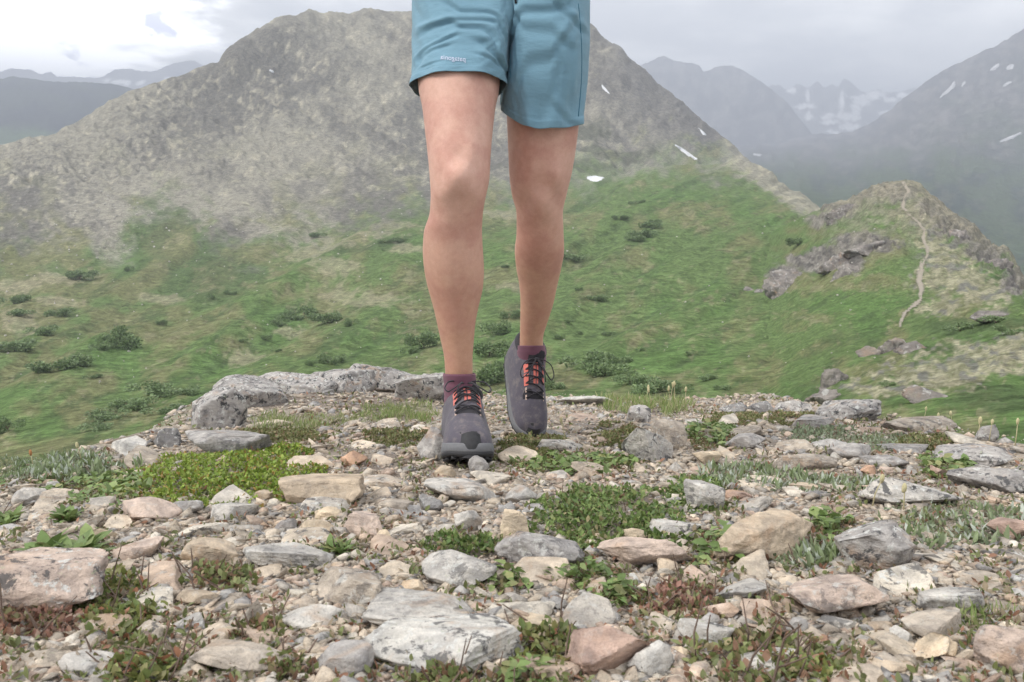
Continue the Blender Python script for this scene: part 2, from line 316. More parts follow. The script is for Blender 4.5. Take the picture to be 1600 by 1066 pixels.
# --- valley floor and the right-hand mountain
crestD = [(900, 250, 3200), (1050, 240, 3300), (1150, 230, 3400), (1241, 219, 3600), (1276, 212, 3500), (1320, 208, 3300), (1355, 197, 3100), (1386, 175, 2900), (1416, 151, 2800), (1429, 140, 2770), (1451, 122, 2700), (1482, 105, 2600), (1512, 90, 2560), (1556, 74, 2500), (1600, 46, 2400), (1800, -20, 2250), (2400, -60, 1900)]
rowsD = [
 [(900, 450, 650), (1300, 460, 600), (1600, 560, 420), (2400, 760, 350)],
 [(900, 350, 900), (1300, 350, 900), (1600, 430, 800), (2400, 520, 600)],
 [(900, 300, 1400), (1300, 292, 1400), (1450, 290, 1300), (1600, 310, 1300), (2400, 250, 1000)],
 [(900, 265, 2200), (1300, 248, 2200), (1400, 235, 2000), (1500, 215, 1800), (1600, 200, 1800), (2400, 80, 1500)],
 crestD, [(a, b+90, c*1.3) for a, b, c in crestD], [(a, b+240, c*1.5) for a, b, c in crestD]]
rowsD = [[(a, b, c*f) for a, b, c in L] for L, f in zip(rowsD, (1, 1.1, 1.25, 1.3, 1.35, 1.35, 1.35))]
def colD(px, py, d, s):
    n1 = fbm(px/40, py/20, 41.0, 5); n2 = fbm(px/12, py/6, 42.0, 4)
    lo = lerp3((0.075, 0.105, 0.055), (0.045, 0.065, 0.05), sstep(-0.2, 0.3, n1+0.3*n2)); lo = lerp3(lo, (0.16, 0.16, 0.11), sstep(0.2, 0.5, n2+0.3*n1)*0.4)
    hi = lerp3((0.10, 0.10, 0.10), (0.19, 0.18, 0.17), sstep(-0.3, 0.4, n2+n1*0.4))
    return lerp3(lo, hi, sstep(2.3, 3.6, s+0.5*n1))
relD = lambda px, py, d, s: d*sstep(0.6, 1.5, s)*(0.006*fbm(px/45, py/60, 43.0, 5)+0.0016*fbm(px/9, py/9, 44.0, 3))
M_far = terrain_mat('far_land', (0.03, 0.12), 0.22, 6)
layer('valley', rowsD, 900, 2400, 420, 200, colD, relD, M_far)
# --- range left of the head of the valley
crestE = [(850, 150, 3900), (950, 122, 3900), (1000, 103, 3900), (1020, 94, 3900), (1036, 87, 3900), (1055, 96, 3880), (1075, 98, 3860), (1092, 101, 3850), (1099, 111, 3840), (1110, 109, 3830), (1125, 103, 3820), (1138, 101, 3800), (1162, 109, 3780), (1180, 122, 3760), (1206, 141, 3740), (1228, 158, 3720), (1245, 180, 3700), (1265, 204, 3700), (1300, 240, 3700)]
def far(name, crest, base, mid, x0, x1, nx, colfn, seed, amp=0.008):
    crest, base, mid = ([(a, b, c*1.35) for a, b, c in L] for L in (crest, base, mid))
    rows = [base, mid, crest, [(a, b+80, c*1.15) for a, b, c in crest], [(a, b+200, c*1.35) for a, b, c in crest]]
    rel = lambda px, py, d, s: d*sstep(0.1, 0.9, s)*(amp*fbm(px/30, py/45, seed, 5)*(1-0.8*np.exp(-((s-2)/0.25)**2))+0.0016*fbm(px/6, py/10, seed+1, 4))
    return layer(name, rows, x0, x1, nx, 200, colfn, rel, M_far)
def greyrock(seed, a=(0.10, 0.10, 0.105), b=(0.20, 0.195, 0.19)):
    return lambda px, py, d, s: lerp3(a, b, sstep(-0.3, 0.4, fbm(px/14, py/12, seed, 5)))
far('mountain', crestE, [(850, 330, 2500), (1300, 330, 2500)], [(850, 230, 3300), (1150, 236, 3300), (1300, 262, 3400)], 850, 1300, 240, greyrock(51.0), 52.0)
# --- snowy range closing the valley
crestF = [(1100, 150, 5200), (1180, 140, 5200), (1215, 132, 5200), (1232, 141, 5200), (1248, 130, 5200), (1262, 136, 5200), (1276, 128, 5200), (1288, 137, 5200), (1300, 132, 5200), (1309, 136, 5200), (1319, 122, 5200), (1328, 128, 5200), (1336, 134, 5200), (1352, 144, 5200), (1370, 139, 5200), (1385, 144, 5200), (1420, 139, 5100), (1480, 128, 5000), (1560, 120, 5000)]
def colF(px, py, d, s):
    n = fbm(px/9, py/9, 62.0, 4); c = greyrock(61.0, (0.12, 0.12, 0.13), (0.22, 0.22, 0.22))(px, py, d, s)
    n = .6*n+.8*fbm(px/3.5, py/3.5, 65.0, 3); sn = blobs(px, py, [(1366, 147, 16, 7), (1345, 156, 15, 8), (1338, 168, 9, 12), (1315, 163, 5, 18), (1325, 181, 20, 6), (1260, 168, 15, 6), (1262, 152, 4, 12), (1236, 142, 8, 5), (1292, 182, 12, 5), (1328, 196, 14, 6), (1264, 186, 7, 5), (1392, 154, 11, 4), (1410, 146, 10, 4), (1305, 206, 14, 4), (1296, 190, 20, 4), (1380, 175, 10, 3), (1350, 150, 30, 3)], 0.55*n)
    return lerp3(c, (0.85, 0.86, 0.88), sn)
far('mountain', crestF, [(1100, 300, 4200), (1560, 300, 4200)], [(1100, 215, 4700), (1560, 205, 4700)], 1100, 1560, 300, colF, 63.0, 0.006)
# --- left: dark hill, then the pale range with snow
crestH = [(-700, 90, 2400), (-200, 118, 2400), (0, 123, 2400), (20, 120, 2400), (60, 125, 2400), (100, 128, 2380), (160, 130, 2350), (203, 137, 2300), (260, 152, 2250), (420, 200, 2200)]
def colH(px, py, d, s): return lerp3(lerp3((0.05, 0.062, 0.05), (0.035, 0.042, 0.045), sstep(-0.3, 0.3, fbm(px/30, py/15, 71.0, 4))), (0.085, 0.13, 0.06), sstep(195, 212, py+10*fbm(px/30, py/20, 72.0, 3)))
far('hill', crestH, [(-700, 330, 1300), (420, 330, 1300)], [(-700, 215, 1700), (420, 225, 1700)], -700, 420, 260, colH, 73.0, 0.004)
crestG = [(-700, 100, 4600), (-300, 104, 4600), (-100, 104, 4600), (0, 113, 4600), (18, 107, 4600), (49, 110, 4600), (66, 116, 4600), (80, 112, 4600), (90, 119, 4600), (110, 120, 4600), (135, 121, 4600), (158, 121, 4600), (170, 114, 4600), (179, 109, 4600), (200, 108, 4600), (214, 111, 4600), (232, 112, 4600), (252, 107, 4600), (270, 100, 4600), (285, 96, 4600), (301, 94, 4600), (313, 99, 4600), (335, 110, 4600), (420, 130, 4600)]
def colG(px, py, d, s):
    n = fbm(px/8, py/6, 82.0, 4); c = greyrock(81.0, (0.13, 0.13, 0.14), (0.2, 0.2, 0.2))(px, py, d, s)
    return lerp3(c, (0.85, 0.86, 0.88), blobs(px, py, [(167, 126, 8, 3), (183, 129, 8, 4), (198, 130, 8, 5), (219, 128, 7, 4), (262, 121, 6, 2)], 0.5*n))
far('mountain', crestG, [(-700, 260, 3300), (420, 260, 3300)], [(-700, 160, 4100), (420, 160, 4100)], -700, 420, 300, colG, 83.0, 0.004)
# --- ground sheet out to the horizon
LOWZ = -420.0
gs = 11500.0
ob('ground', mesh('ground', [(-gs, -gs, LOWZ), (gs, -gs, LOWZ), (gs, gs, LOWZ), (-gs, gs, LOWZ)], [[0, 1, 2, 3]], False, np.array([[0.09, 0.12, 0.06]]*4)), M_far, kind='structure')
# --- hillside behind the camera
def back_hill():
    a = np.linspace(math.radians(75), math.radians(285), 60); r = np.geomspace(3.0, 900, 50)
    A, R = np.meshgrid(a, r); x, y = R*np.sin(A), R*np.cos(A)
    z = -0.55-0.26*R-0.00001*R*R+R*0.03*fbm(x/60, y/60, 4.0, 4)
    n = fbm(x/9, y/9, 1.0, 4); c = lerp3(GREEN, (0.30, 0.27, 0.19), sstep(-0.2, 0.4, n))
    ob('hillside', mesh('hillside', np.stack([x, y, z], -1).reshape(-1, 3), gridfaces(50, 60), True, c.reshape(-1, 3)), M_land, kind='structure')
back_hill()
# --- hazy air
hb = bmesh.new(); bmesh.ops.create_cube(hb, size=1.0)
for v in hb.verts: v.co = Vector((v.co.x*24000, v.co.y*24000, LOWZ-1 if v.co.z < 0 else 930.0))
hm = bpy.data.meshes.new('haze'); hb.to_mesh(hm); hb.free()
mz = bpy.data.materials.new('haze'); mz.use_nodes = True; mz.node_tree.nodes.clear()
pv = N(mz.node_tree, 'ShaderNodeVolumePrincipled'); pv.inputs['Color'].default_value = (0.79, 0.86, 1.0, 1); pv.inputs['Density'].default_value = 3.2e-4; pv.inputs['Anisotropy'].default_value = 0.0
mz.node_tree.links.new(pv.outputs[0], N(mz.node_tree, 'ShaderNodeOutputMaterial').inputs['Volume'])
ob('haze', hm, mz, kind='stuff', label='pale blue-grey haze filling the valley air', category='haze')
# ------------------------------------------------------------------ summit ground underfoot
TP = math.tan(PITCH)
def G(x, y):
    x, y = np.asarray(x, float), np.asarray(y, float)
    z = -0.25/CP-TP*np.maximum(y, -0.4)
    inner = sstep(0.15, 0.6, y)
    z = z+0.016*fbm(x/0.55, y/0.55, 1.0, 3)*inner+0.005*fbm(x/0.10, y/0.10, 2.0, 3)
    wob = 0.10*vnoise(y*1.3, 3.3); z = z+.085*np.exp(-((x+.72)/.50)**2-((y-3.05)/.55)**2)
    def fall(e): e = np.maximum(e, 0); return e*e/(e+0.22)*1.15
    z = z-fall(-0.97-.16*sstep(2.2, 2.8, y)+wob-x)-fall(x-1.20+wob)-fall(y-3.45+0.15*vnoise(x*1.5, 8.0))-fall(-0.5-y)*0.25
    z = z-0.10*sstep(-0.62, -0.95, x)*sstep(2.0, 1.2, y)*sstep(0.6, 1.2, y)
    return z
ROT = Matrix.Rotation(-PITCH, 4, 'X')
def sheet():
    xs, ys = np.arange(-3.0, 3.21, 0.02), np.concatenate([np.arange(-2.4, 0.3, 0.06), np.arange(0.3, 4.0, 0.016), np.arange(4.0, 6.0, 0.05)])
    X, Y = np.meshgrid(xs, ys); Z = G(X, Y)
    px, py, dd = to_px(np.stack([X, Y, Z], -1))
    n1 = fbm(X/0.22, Y/0.22, 5.0, 4); n2 = fbm(X/0.03, Y/0.03, 6.0, 4)
    c = lerp3((0.40, 0.345, 0.285), (0.52, 0.45, 0.375), sstep(-0.4, 0.4, n2)); c = lerp3(c, (0.235, 0.195, 0.165), sstep(-0.05, 0.4, n1)*0.8)
    rim = np.maximum.reduce([sstep(-0.95, -1.2, X), sstep(1.2, 1.5, X), sstep(3.5, 3.8, Y)]); c = lerp3(c, lerp3(GREEN, OLIVE, sstep(-0.3, 0.3, n1)), rim*0.8)
    V = np.stack([X, Y, Z], -1).reshape(-1, 3); F = gridfaces(len(ys), len(xs))
    BVH['summit'] = BVHTree.FromPolygons(V.tolist(), F.tolist())
    m, t, b = newmat('soil'); p = pos(t); a1 = NOISE(t, p, 90, 6, 0.65); a2 = NOISE(t, p, 420, 4, 0.6)
    cc = MIX(t, 1.0, attr(t), MIX(t, a1, (0.55,)*3, (1.4,)*3), 'MULTIPLY'); cc = MIX(t, 1.0, cc, MIX(t, a2, (0.65,)*3, (1.35,)*3), 'MULTIPLY')
    t.links.new(cc, b.inputs['Base Color']); b.inputs['Roughness'].default_value = 1; bump(t, b, MATH(t, 'ADD', a1, a2), 1.0, 0.006)
    return ob('summit_ground', mesh('summit_ground', V, F, True, c.reshape(-1, 3)), m, kind='structure')
SUMMIT = sheet()
def GP(px, py):
    h = BVH['summit'].ray_cast(Vector((0, 0, 0)), Vector(P(px, py, 1.0)).normalized())
    if h[0] is None: q = Vector(P(px, py, 3.4)); return q, 3.4
    return h[0], float(to_px(np.array(h[0]))[2])

# ------------------------------------------------------------------ rock
def ico(sub):
    b = bmesh.new(); bmesh.ops.create_icosphere(b, subdivisions=sub, radius=1.0)
    V = np.array([v.co[:] for v in b.verts]); F = np.array([[v.index for v in f.verts] for f in b.faces]); b.free(); return V, F
ICO = {s: ico(s) for s in (1, 2, 3, 4, 5)}
def rockverts(seed, sub, kind='block', rough=0.05):
    r = np.random.default_rng(seed); V, F = ICO[sub]; V = V.copy()
    npl = {'block': 17, 'slab': 15, 'round': 14, 'ang': 13}[kind]
    nrm = r.normal(size=(npl, 3)); nrm /= np.linalg.norm(nrm, axis=1)[:, None]
    off = r.uniform(*{'block': (0.46, 0.74), 'slab': (0.42, 0.76), 'round': (0.60, 0.84), 'ang': (0.32, 0.70)}[kind], npl)
    if kind == 'slab':
        nrm[0] = (r.normal()*0.10, r.normal()*0.10, 1); off[0] = 0.40; nrm[1] = (r.normal()*0.12, -1, r.normal()*0.2); off[1] = 0.6
    if kind == 'block':
        nrm[0] = (r.normal()*0.22, r.normal()*0.2-0.1, 1); off[0] = 0.55; nrm[1] = (r.normal()*0.4, -1, 0.2); off[1] = 0.55
    nrm /= np.linalg.norm(nrm, axis=1)[:, None]
    V = V*(1+0.12*fbm(V[:, 0]*1.3+seed, V[:, 1]*1.3, V[:, 2]*1.3, 2))[:, None]
    for n, o in zip(nrm, off):
        e = V@n-o; e = np.maximum(e, 0); V = V-np.outer(e*0.97, n)
    if sub >= 3:
        s = seed*1.7; ln = np.linalg.norm(V, axis=1)[:, None]+1e-6; D = V/ln
        lay = r.normal(size=3)*0.4+np.array([0, 0, 1.0]); lay /= np.linalg.norm(lay); q = V@lay
        h = rough*(0.7*fbm(V[:, 0]*2.6+s, V[:, 1]*2.6, V[:, 2]*2.6, 4, 0.55)+0.8*(1-2*abs(fbm(V[:, 0]*5+s, V[:, 1]*5, V[:, 2]*5+3, 3)))+0.35*vnoise(q*11+s, V[:, 0]*1.2, V[:, 1]*1.2))
        V = V+D*h[:, None]
    else: V = V*(1+0.05*vnoise(V[:, 0]*3+seed, V[:, 1]*3, V[:, 2]*3))[:, None]
    V = V-(V.max(0)+V.min(0))/2; V = V/(V.max(0)-V.min(0))*2
    return V, F
def rockmat(name, src, k=1.0, bd=.006):
    m, t, b = newmat(name); p = VSCALE(t, pos(t), (k, k, k))
    if src == 'obj':
        oi = N(t, 'ShaderNodeObjectInfo'); base, lich = oi.outputs['Color'], oi.outputs['Alpha']
        sh = N(t, 'ShaderNodeVectorMath', operation='MULTIPLY_ADD'); t.links.new(oi.outputs['Random'], sh.inputs[0]); sh.inputs[1].default_value = (7, 3, 5); t.links.new(p, sh.inputs[2]); p = sh.outputs[0]
    else: base, lich = attr(t), 0.25
    n1 = NOISE(t, p, 28, 6, 0.6, 0.6); n2 = NOISE(t, p, 150, 5, 0.65); n3 = NOISE(t, p, 620, 3, 0.6)
    st = NOISE(t, VSCALE(t, p, (34, 55, 105), (0, 0, 0), (0.5, 0.55, 0.2)), 1.0, 5, 0.65, 0.5)
    c = MIX(t, 1.0, base, MIX(t, MAPR(t, n1, 0.3, 0.7), (0.68, 0.68, 0.69), (1.22, 1.20, 1.16)), 'MULTIPLY')
    c = MIX(t, 1.0, c, MIX(t, MAPR(t, st, 0.3, 0.72), (0.80, 0.79, 0.78), (1.13, 1.12, 1.11)), 'MULTIPLY')
    c = MIX(t, MATH(t, 'MULTIPLY', MAPR(t, NOISE(t, VSCALE(t, p, (1, 1, 1), (4, 2, 1)), 17, 5, 0.6, 0.8), 0.54, 0.70), 0.42), c, (0.46, 0.29, 0.17))
    l1 = MATH(t, 'MULTIPLY', MAPR(t, NOISE(t, VSCALE(t, p, (1, 1, 1), (9, 5, 3)), 46, 6, 0.7, 0.4), 0.53, 0.60), lich)
    l2 = MATH(t, 'MULTIPLY', MAPR(t, NOISE(t, VSCALE(t, p, (1, 1, 1), (2, 8, 6)), 70, 6, 0.7, 0.3), 0.56, 0.62), lich)
    c = MIX(t, l1, c, (0.085, 0.085, 0.088)); c = MIX(t, l2, c, (0.60, 0.60, 0.57))
    c = MIX(t, MATH(t, 'MULTIPLY', MAPR(t, NOISE(t, VSCALE(t, p, (1, 1, 1), (5, 1, 8)), 90, 5, 0.7, 0.3), 0.62, 0.68), MATH(t, 'MULTIPLY', lich, 0.6)), c, (0.36, 0.40, 0.25))
    c = MIX(t, 1.0, c, MIX(t, n3, (0.72,)*3, (1.28,)*3), 'MULTIPLY')
    t.links.new(c, b.inputs['Base Color']); b.inputs['Roughness'].default_value = 0.92
    h = MATH(t, 'ADD', MATH(t, 'MULTIPLY', st, 0.7), MATH(t, 'ADD', MATH(t, 'MULTIPLY', n2, 0.8), MATH(t, 'MULTIPLY', n1, 0.8)))
    bump(t, b, h, 0.85, bd)
    return m
M_rock = rockmat('rock', 'obj'); M_gravel = rockmat('gravel', 'attr')
TONE = dict(G=(.40, .385, .375), L=(.54, .52, .49), T=(.54, .45, .35), P=(.58, .475, .41), O=(.60, .40, .29), W=(.64, .625, .59), C=(.68, .57, .43), D=(.29, .285, .285), R=(.50, .365, .305), B=(.44, .39, .335))
OCC = []                                        # photo boxes already taken by large rocks
def rock(i, x0, x1, y0, y1, tone, lich, kind, label, dr=0.75, sink=0.28, sub=4, at=None, rough=0.05, name='rock'):
    q, d = GP((x0+x1)/2, min(y1, 1062)-1)
    if y1 > 1062: q = q-Vector((0, CP, -SP))*0.0
    if at: d = at; q = Vector(P((x0+x1)/2, y1, d))
    W = (x1-x0)/FPX*d; vis = (y1-y0)/FPX*d; a = max(0.05, (y1-530)/FPX); D = W*dr
    H = vis-D*math.sin(a)*0.8
    if H < vis*0.35: H = vis*0.35; D = max(0.35*W, vis*0.65/math.sin(a)/0.8)
    f = 1+sink; V, F = rockverts(1000+i*13, sub, kind, rough)
    V = V*np.array([W/2, D/2, H*f/2])
    o = ob(name, mesh('rock', V, F, True), M_rock, label=label, category='rock')
    o.location = q+Vector((0, CP, -SP))*(D/2*0.86)+Vector((0, SP, CP))*(H-H*f/2)
    o.rotation_euler = (-PITCH, random.Random(i+50).uniform(-.13, .13), random.Random(i+90).uniform(-.25, .25)); t = TONE[tone]; j = random.Random(i).uniform(0.92, 1.08)
    o.color = (t[0]*j, t[1]*j, t[2]*j, lich); o['group'] = 'rocks lying on the summit'
    OCC.append((x0, x1, y0, y1)); return o
ROCKS = [
 (281, 372, 598, 672, 'G', 1.0, 'round', 'dark lichen-crusted left end of the outcrop, falling to the green slope', 1.0, .9, 5),
 (310, 440, 579, 640, 'G', 1.0, 'round', 'lichened hump next to the left end of the outcrop', 1.0, .9, 5),
 (372, 530, 578, 616, 'G', 1.0, 'slab', 'low grey lichened middle block of the outcrop', 0.8, .9, 5),
 (462, 606, 571, 614, 'G', 1.0, 'slab', 'lichened step of the outcrop left of its highest point', 0.8, .9, 5),
 (526, 672, 568, 614, 'G', 1.0, 'slab', 'highest lichened hump of the outcrop behind the front shin', 0.8, .9, 5),
 (612, 700, 582, 630, 'G', 1.0, 'slab', 'right end of the outcrop touching the front ankle', 0.9, .9, 5),
 (158, 224, 680, 714, 'W', .25, 'ang', 'white quartz stone at the left rim above the yellow-green mat'),
 (228, 276, 667, 701, 'D', .9, 'ang', 'small dark lichened rock between the white quartz stone and the grey slab'),
 (262, 406, 668, 712, 'G', .5, 'slab', 'smooth grey slab with dark notches behind the yellow-green mat'),
 (8, 66, 757, 794, 'L', .3, 'round', 'pale round boulder at the left edge below the silvery leaves'),
 (66, 92, 751, 771, 'W', .0, 'slab', 'thin white quartz splinter right of the pale round boulder'),
 (427, 562, 738, 793, 'T', .1, 'slab', 'flat tan slab tilted at the right end of the yellow-green mat', .6),
 (172, 268, 774, 818, 'P', .2, 'block', 'pinkish tan block at the lower edge of the yellow-green mat'),
 (262, 312, 779, 806, 'G', .4, 'block', 'grey stone wedged right of the pinkish tan block'),
 (322, 396, 781, 816, 'L', .5, 'ang', 'pale grey pointed rock below the middle of the yellow-green mat'),
 (394, 428, 764, 782, 'T', .1, 'block', 'small tan stone at the left tip of the flat tan slab'),
 (529, 571, 703, 731, 'O', .05, 'ang', 'bright orange stone left of the front shoe'),
 (648, 698, 664, 720, 'G', .4, 'ang', 'grey wedge-shaped rock leaning behind the front shoe', .9),
 (728, 764, 712, 743, 'G', .3, 'block', 'grey cube-like stone right under the toe of the front shoe'),
 (678, 712, 726, 752, 'C', .2, 'block', 'cream stone below the outer edge of the front shoe'),
 (655, 778, 742, 788, 'L', .5, 'slab', 'flat pale bedrock slab in the gravel below the front shoe', .9),
 (788, 842, 756, 788, 'L', .3, 'round', 'pale rounded stone between the bedrock slab and the central green mat'),
 (652, 692, 768, 802, 'D', .3, 'ang', 'blue-grey angular stone at the lower left of the bedrock slab'),
 (534, 606, 793, 838, 'P', .25, 'block', 'pinkish square block below the flat tan slab'),
 (588, 640, 779, 803, 'B', .1, 'slab', 'brownish flat stone right of the pinkish square block'),
 (708, 752, 794, 832, 'L', .3, 'ang', 'pale stone left of the upright cream stone'),
 (780, 827, 793, 848, 'C', .05, 'block', 'upright cream stone at the left tip of the central green mat', .6, .2),
 (770, 918, 822, 893, 'G', .6, 'block', 'large grey rounded rock below the upright cream stone', .7, .3, 5),
 (975, 1062, 662, 724, 'L', .9, 'ang', 'grey-white lichened angular rock right of the rear shoe', .8, .3, 5),
 (1012, 1077, 651, 704, 'B', .5, 'block', 'brownish block standing behind the grey-white angular rock'),
 (979, 1019, 632, 662, 'G', .9, 'ang', 'small dark-flecked rock on the rim right of the rear shoe'),
 (836, 914, 684, 708, 'L', 1.0, 'slab', 'low white and black lichened stone below the rear shoe toe'),
 (968, 1016, 822, 847, 'C', .05, 'block', 'cream block at the lower edge of the central green mat'),
 (918, 950, 832, 850, 'T', .1, 'round', 'small tan pebble-like stone left of the cream block'),
 (868, 962, 617, 634, 'W', .3, 'slab', 'flat white slab on the far rim behind the rear shoe', .6),
 (1288, 1399, 619, 659, 'G', 1.0, 'round', 'biggest lichened boulder on the right skyline', .8, .3, 5),
 (1128, 1172, 627, 648, 'D', .9, 'ang', 'dark rim stone, leftmost of the two before the skyline boulder'),
 (1172, 1214, 626, 648, 'D', .9, 'block', 'dark rim stone, second from the skyline boulder'),
 (1218, 1272, 625, 647, 'G', .9, 'ang', 'lichened rim stone next to the skyline boulder'),
 (1392, 1500, 650, 675, 'B', .6, 'slab', 'long low slab right of the skyline boulder', .5),
 (1528, 1566, 662, 693, 'G', .7, 'ang', 'grey rock on the right rim among pale seed stalks'),
 (1236, 1312, 648, 670, 'G', .4, 'slab', 'smooth grey slab just below the skyline boulder'),
 (1303, 1374, 690, 720, 'G', .3, 'ang', 'dark grey ridged rock in the right middle distance'),
 (1083, 1138, 702, 729, 'C', .1, 'ang', 'cream pair-topped stone left of the right-hand silver tuft'),
 (1142, 1204, 676, 703, 'G', .4, 'slab', 'grey tilted slab left of the grey-green mat'),
 (1210, 1322, 707, 736, 'B', .5, 'slab', 'wide grey-brown slab behind the right-hand silver tuft', .5),
 (1299, 1322, 702, 720, 'W', .1, 'block', 'small white cube stone below the dark grey ridged rock'),
 (1354, 1424, 709, 733, 'G', .5, 'slab', 'flat grey stone right of the white cube stone'),
 (1472, 1600, 692, 730, 'G', .8, 'slab', 'grey lichened ledge at the right edge, the upper of two', .6, .3, 5),
 (1508, 1640, 722, 772, 'G', .9, 'block', 'grey lichened ledge at the right edge, the lower of two', .7, .3, 5),
 (1459, 1497, 725, 750, 'R', .1, 'ang', 'brown stone left of the two grey ledges'),
 (1349, 1376, 726, 745, 'O', .0, 'block', 'small orange-pink stone beside its paler twin on the right'),
 (1376, 1397, 728, 744, 'P', .0, 'block', 'small pale pink stone right of the orange-pink one'),
 (1358, 1512, 737, 794, 'L', .9, 'ang', 'broad pale rock with grey-green lichen below the small orange stones', .7, .3, 5),
 (1068, 1136, 747, 800, 'L', .7, 'slab', 'grey-white slab at the right end of the central green mat'),
 (1130, 1178, 764, 783, 'R', .1, 'slab', 'red-brown flat stone right of the grey-white slab'),
 (1238, 1304, 753, 768, 'T', .1, 'slab', 'thin tan slab under the right-hand silver tuft'),
 (1254, 1294, 765, 781, 'D', .1, 'block', 'dark grey block beneath the thin tan slab'),
 (1122, 1300, 789, 884, 'T', .06, 'ang', 'large tan boulder with an orange flank, biggest rock on the right', .7, .2, 5),
 (1326, 1442, 799, 898, 'G', .9, 'ang', 'big grey rock crusted with lichen right of the tan boulder', .9, .3, 5),
 (1562, 1640, 807, 844, 'R', .0, 'slab', 'reddish slab cut by the right edge'),
 (-70, 137, 845, 962, 'P', .85, 'slab', 'large pinkish grey rock with dark lichen cut by the left edge', .7, .25, 5),
 (128, 174, 821, 848, 'C', .1, 'ang', 'cream stone above the broad-leaved plant on the left'),
 (172, 245, 841, 878, 'P', .4, 'slab', 'pinkish grey stone right of the broad-leaved plant on the left'),
 (272, 368, 837, 884, 'T', .15, 'block', 'tan square-edged rock above the sparse red-green plant', .7),
 (370, 514, 842, 892, 'L', .5, 'slab', 'long light grey slab left of the single bright green rosette', .6, .25, 5),
 (268, 332, 917, 948, 'T', .2, 'round', 'tan rounded stone in bare soil, lower left'),
 (242, 318, 954, 994, 'L', .7, 'ang', 'grey crumbly rock below the tan rounded stone'),
 (373, 408, 932, 987, 'B', .2, 'ang', 'narrow upright brownish stone at lower left', .7),
 (76, 184, 1040, 1090, 'L', .3, 'round', 'pale rock at the bottom edge, far left'),
 (272, 456, 1029, 1100, 'B', .2, 'slab', 'brown flat rock at the bottom edge, left of the smooth grey one', .6, .25, 5),
 (318, 368, 1002, 1032, 'C', .0, 'slab', 'cream flake stone above the brown flat rock'),
 (460, 522, 809, 838, 'C', .1, 'round', 'cream rounded stone left of the pinkish square block'),
 (486, 532, 789, 813, 'C', .05, 'block', 'cream block stone just under the flat tan slab'),
 (418, 462, 804, 833, 'G', .3, 'ang', 'grey angular stone left of the cream rounded stone'),
 (478, 604, 884, 948, 'B', .5, 'slab', 'grey-brown tilted slab below the single bright green rosette', .6, .25, 5),
 (654, 778, 851, 923, 'L', .6, 'ang', 'grey-white rock overhanging a dark gap below the narrow green mat', .7, .15, 5),
 (620, 660, 904, 933, 'C', .1, 'ang', 'small cream stone at the foot of the overhanging rock'),
 (428, 534, 937, 990, 'L', .2, 'ang', 'pale cracked rock left of the great pale outcrop', .7),
 (556, 756, 919, 992, 'L', .35, 'slab', 'wide pale tan bedrock hump above the great whitish rock', .8, .25, 5),
 (526, 818, 974, 1105, 'W', .8, 'round', 'great whitish lichened rock at the bottom centre', .75, .2, 5),
 (482, 580, 1034, 1100, 'G', .15, 'round', 'smooth grey rock at the bottom edge left of the great whitish rock'),
 (584, 614, 826, 848, 'C', .05, 'ang', 'cream chip below the pinkish square block'),
 (936, 1090, 832, 893, 'P', .03, 'slab', 'flat pinkish tan slab lying over a shadowed gap', .5, .1, 5),
 (1028, 1068, 871, 902, 'T', .2, 'ang', 'tan stone tucked under the right end of the flat pinkish slab'),
 (1014, 1108, 811, 842, 'L', .9, 'slab', 'grey lichened slab behind the flat pinkish tan slab', .6),
 (888, 928, 929, 958, 'C', .1, 'block', 'cream square stone in dark soil below the leafy clump'),
 (886, 1018, 974, 1074, 'R', .12, 'ang', 'reddish brown rock with a cream face at the bottom', .7, .15, 5),
 (980, 1060, 1032, 1100, 'W', .2, 'ang', 'pale rock at the bottom edge right of the reddish brown one'),
 (1103, 1216, 904, 943, 'L', .5, 'slab', 'grey and tan slab left of the orange-stained slab', .6),
 (1062, 1154, 968, 1014, 'L', .9, 'slab', 'grey lichened slab under reddish leaves, right of the reddish brown rock', .6),
 (1102, 1156, 934, 970, 'P', .4, 'ang', 'orange-flecked stone above the lichened slab'),
 (798, 874, 957, 990, 'C', .2, 'slab', 'yellowish stone right of the pale bedrock hump'),
 (1044, 1080, 1004, 1033, 'C', .3, 'ang', 'small cream stone right of the reddish brown rock'),
 (1246, 1402, 887, 978, 'P', .55, 'slab', 'orange-stained grey slab with a sharp lower edge', .7, .15, 5),
 (1424, 1530, 944, 1004, 'B', .3, 'ang', 'grey-brown rock right of the orange-stained slab', .7),
 (1444, 1550, 914, 966, 'L', .6, 'slab', 'light grey rock behind the grey-brown one on the right', .6),
 (1543, 1640, 984, 1080, 'P', .5, 'round', 'pinkish rock cut by the right edge at the bottom', .8, .2, 5),
 (1438, 1524, 982, 1043, 'C', .25, 'ang', 'cream rock left of the pinkish bottom-right rock', .7),
 (1228, 1268, 963, 1003, 'G', .2, 'block', 'grey block at the lower left corner of the orange-stained slab'),
 (1284, 1348, 957, 990, 'L', .7, 'round', 'whitish stone under the lower edge of the orange-stained slab'),
 (1348, 1404, 966, 993, 'T', .1, 'block', 'tan stone under the right end of the orange-stained slab'),
 (1398, 1438, 977, 1013, 'W', .3, 'ang', 'white-flecked stone next to the cream rock'),
 (1362, 1434, 1023, 1058, 'T', .1, 'slab', 'tan flake among gravel at the lower right'),
 (1172, 1282, 1048, 1100, 'L', .6, 'round', 'whitish rock at the bottom edge under dry twigs'),
]
for i, r in enumerate(ROCKS): rock(i, *r)
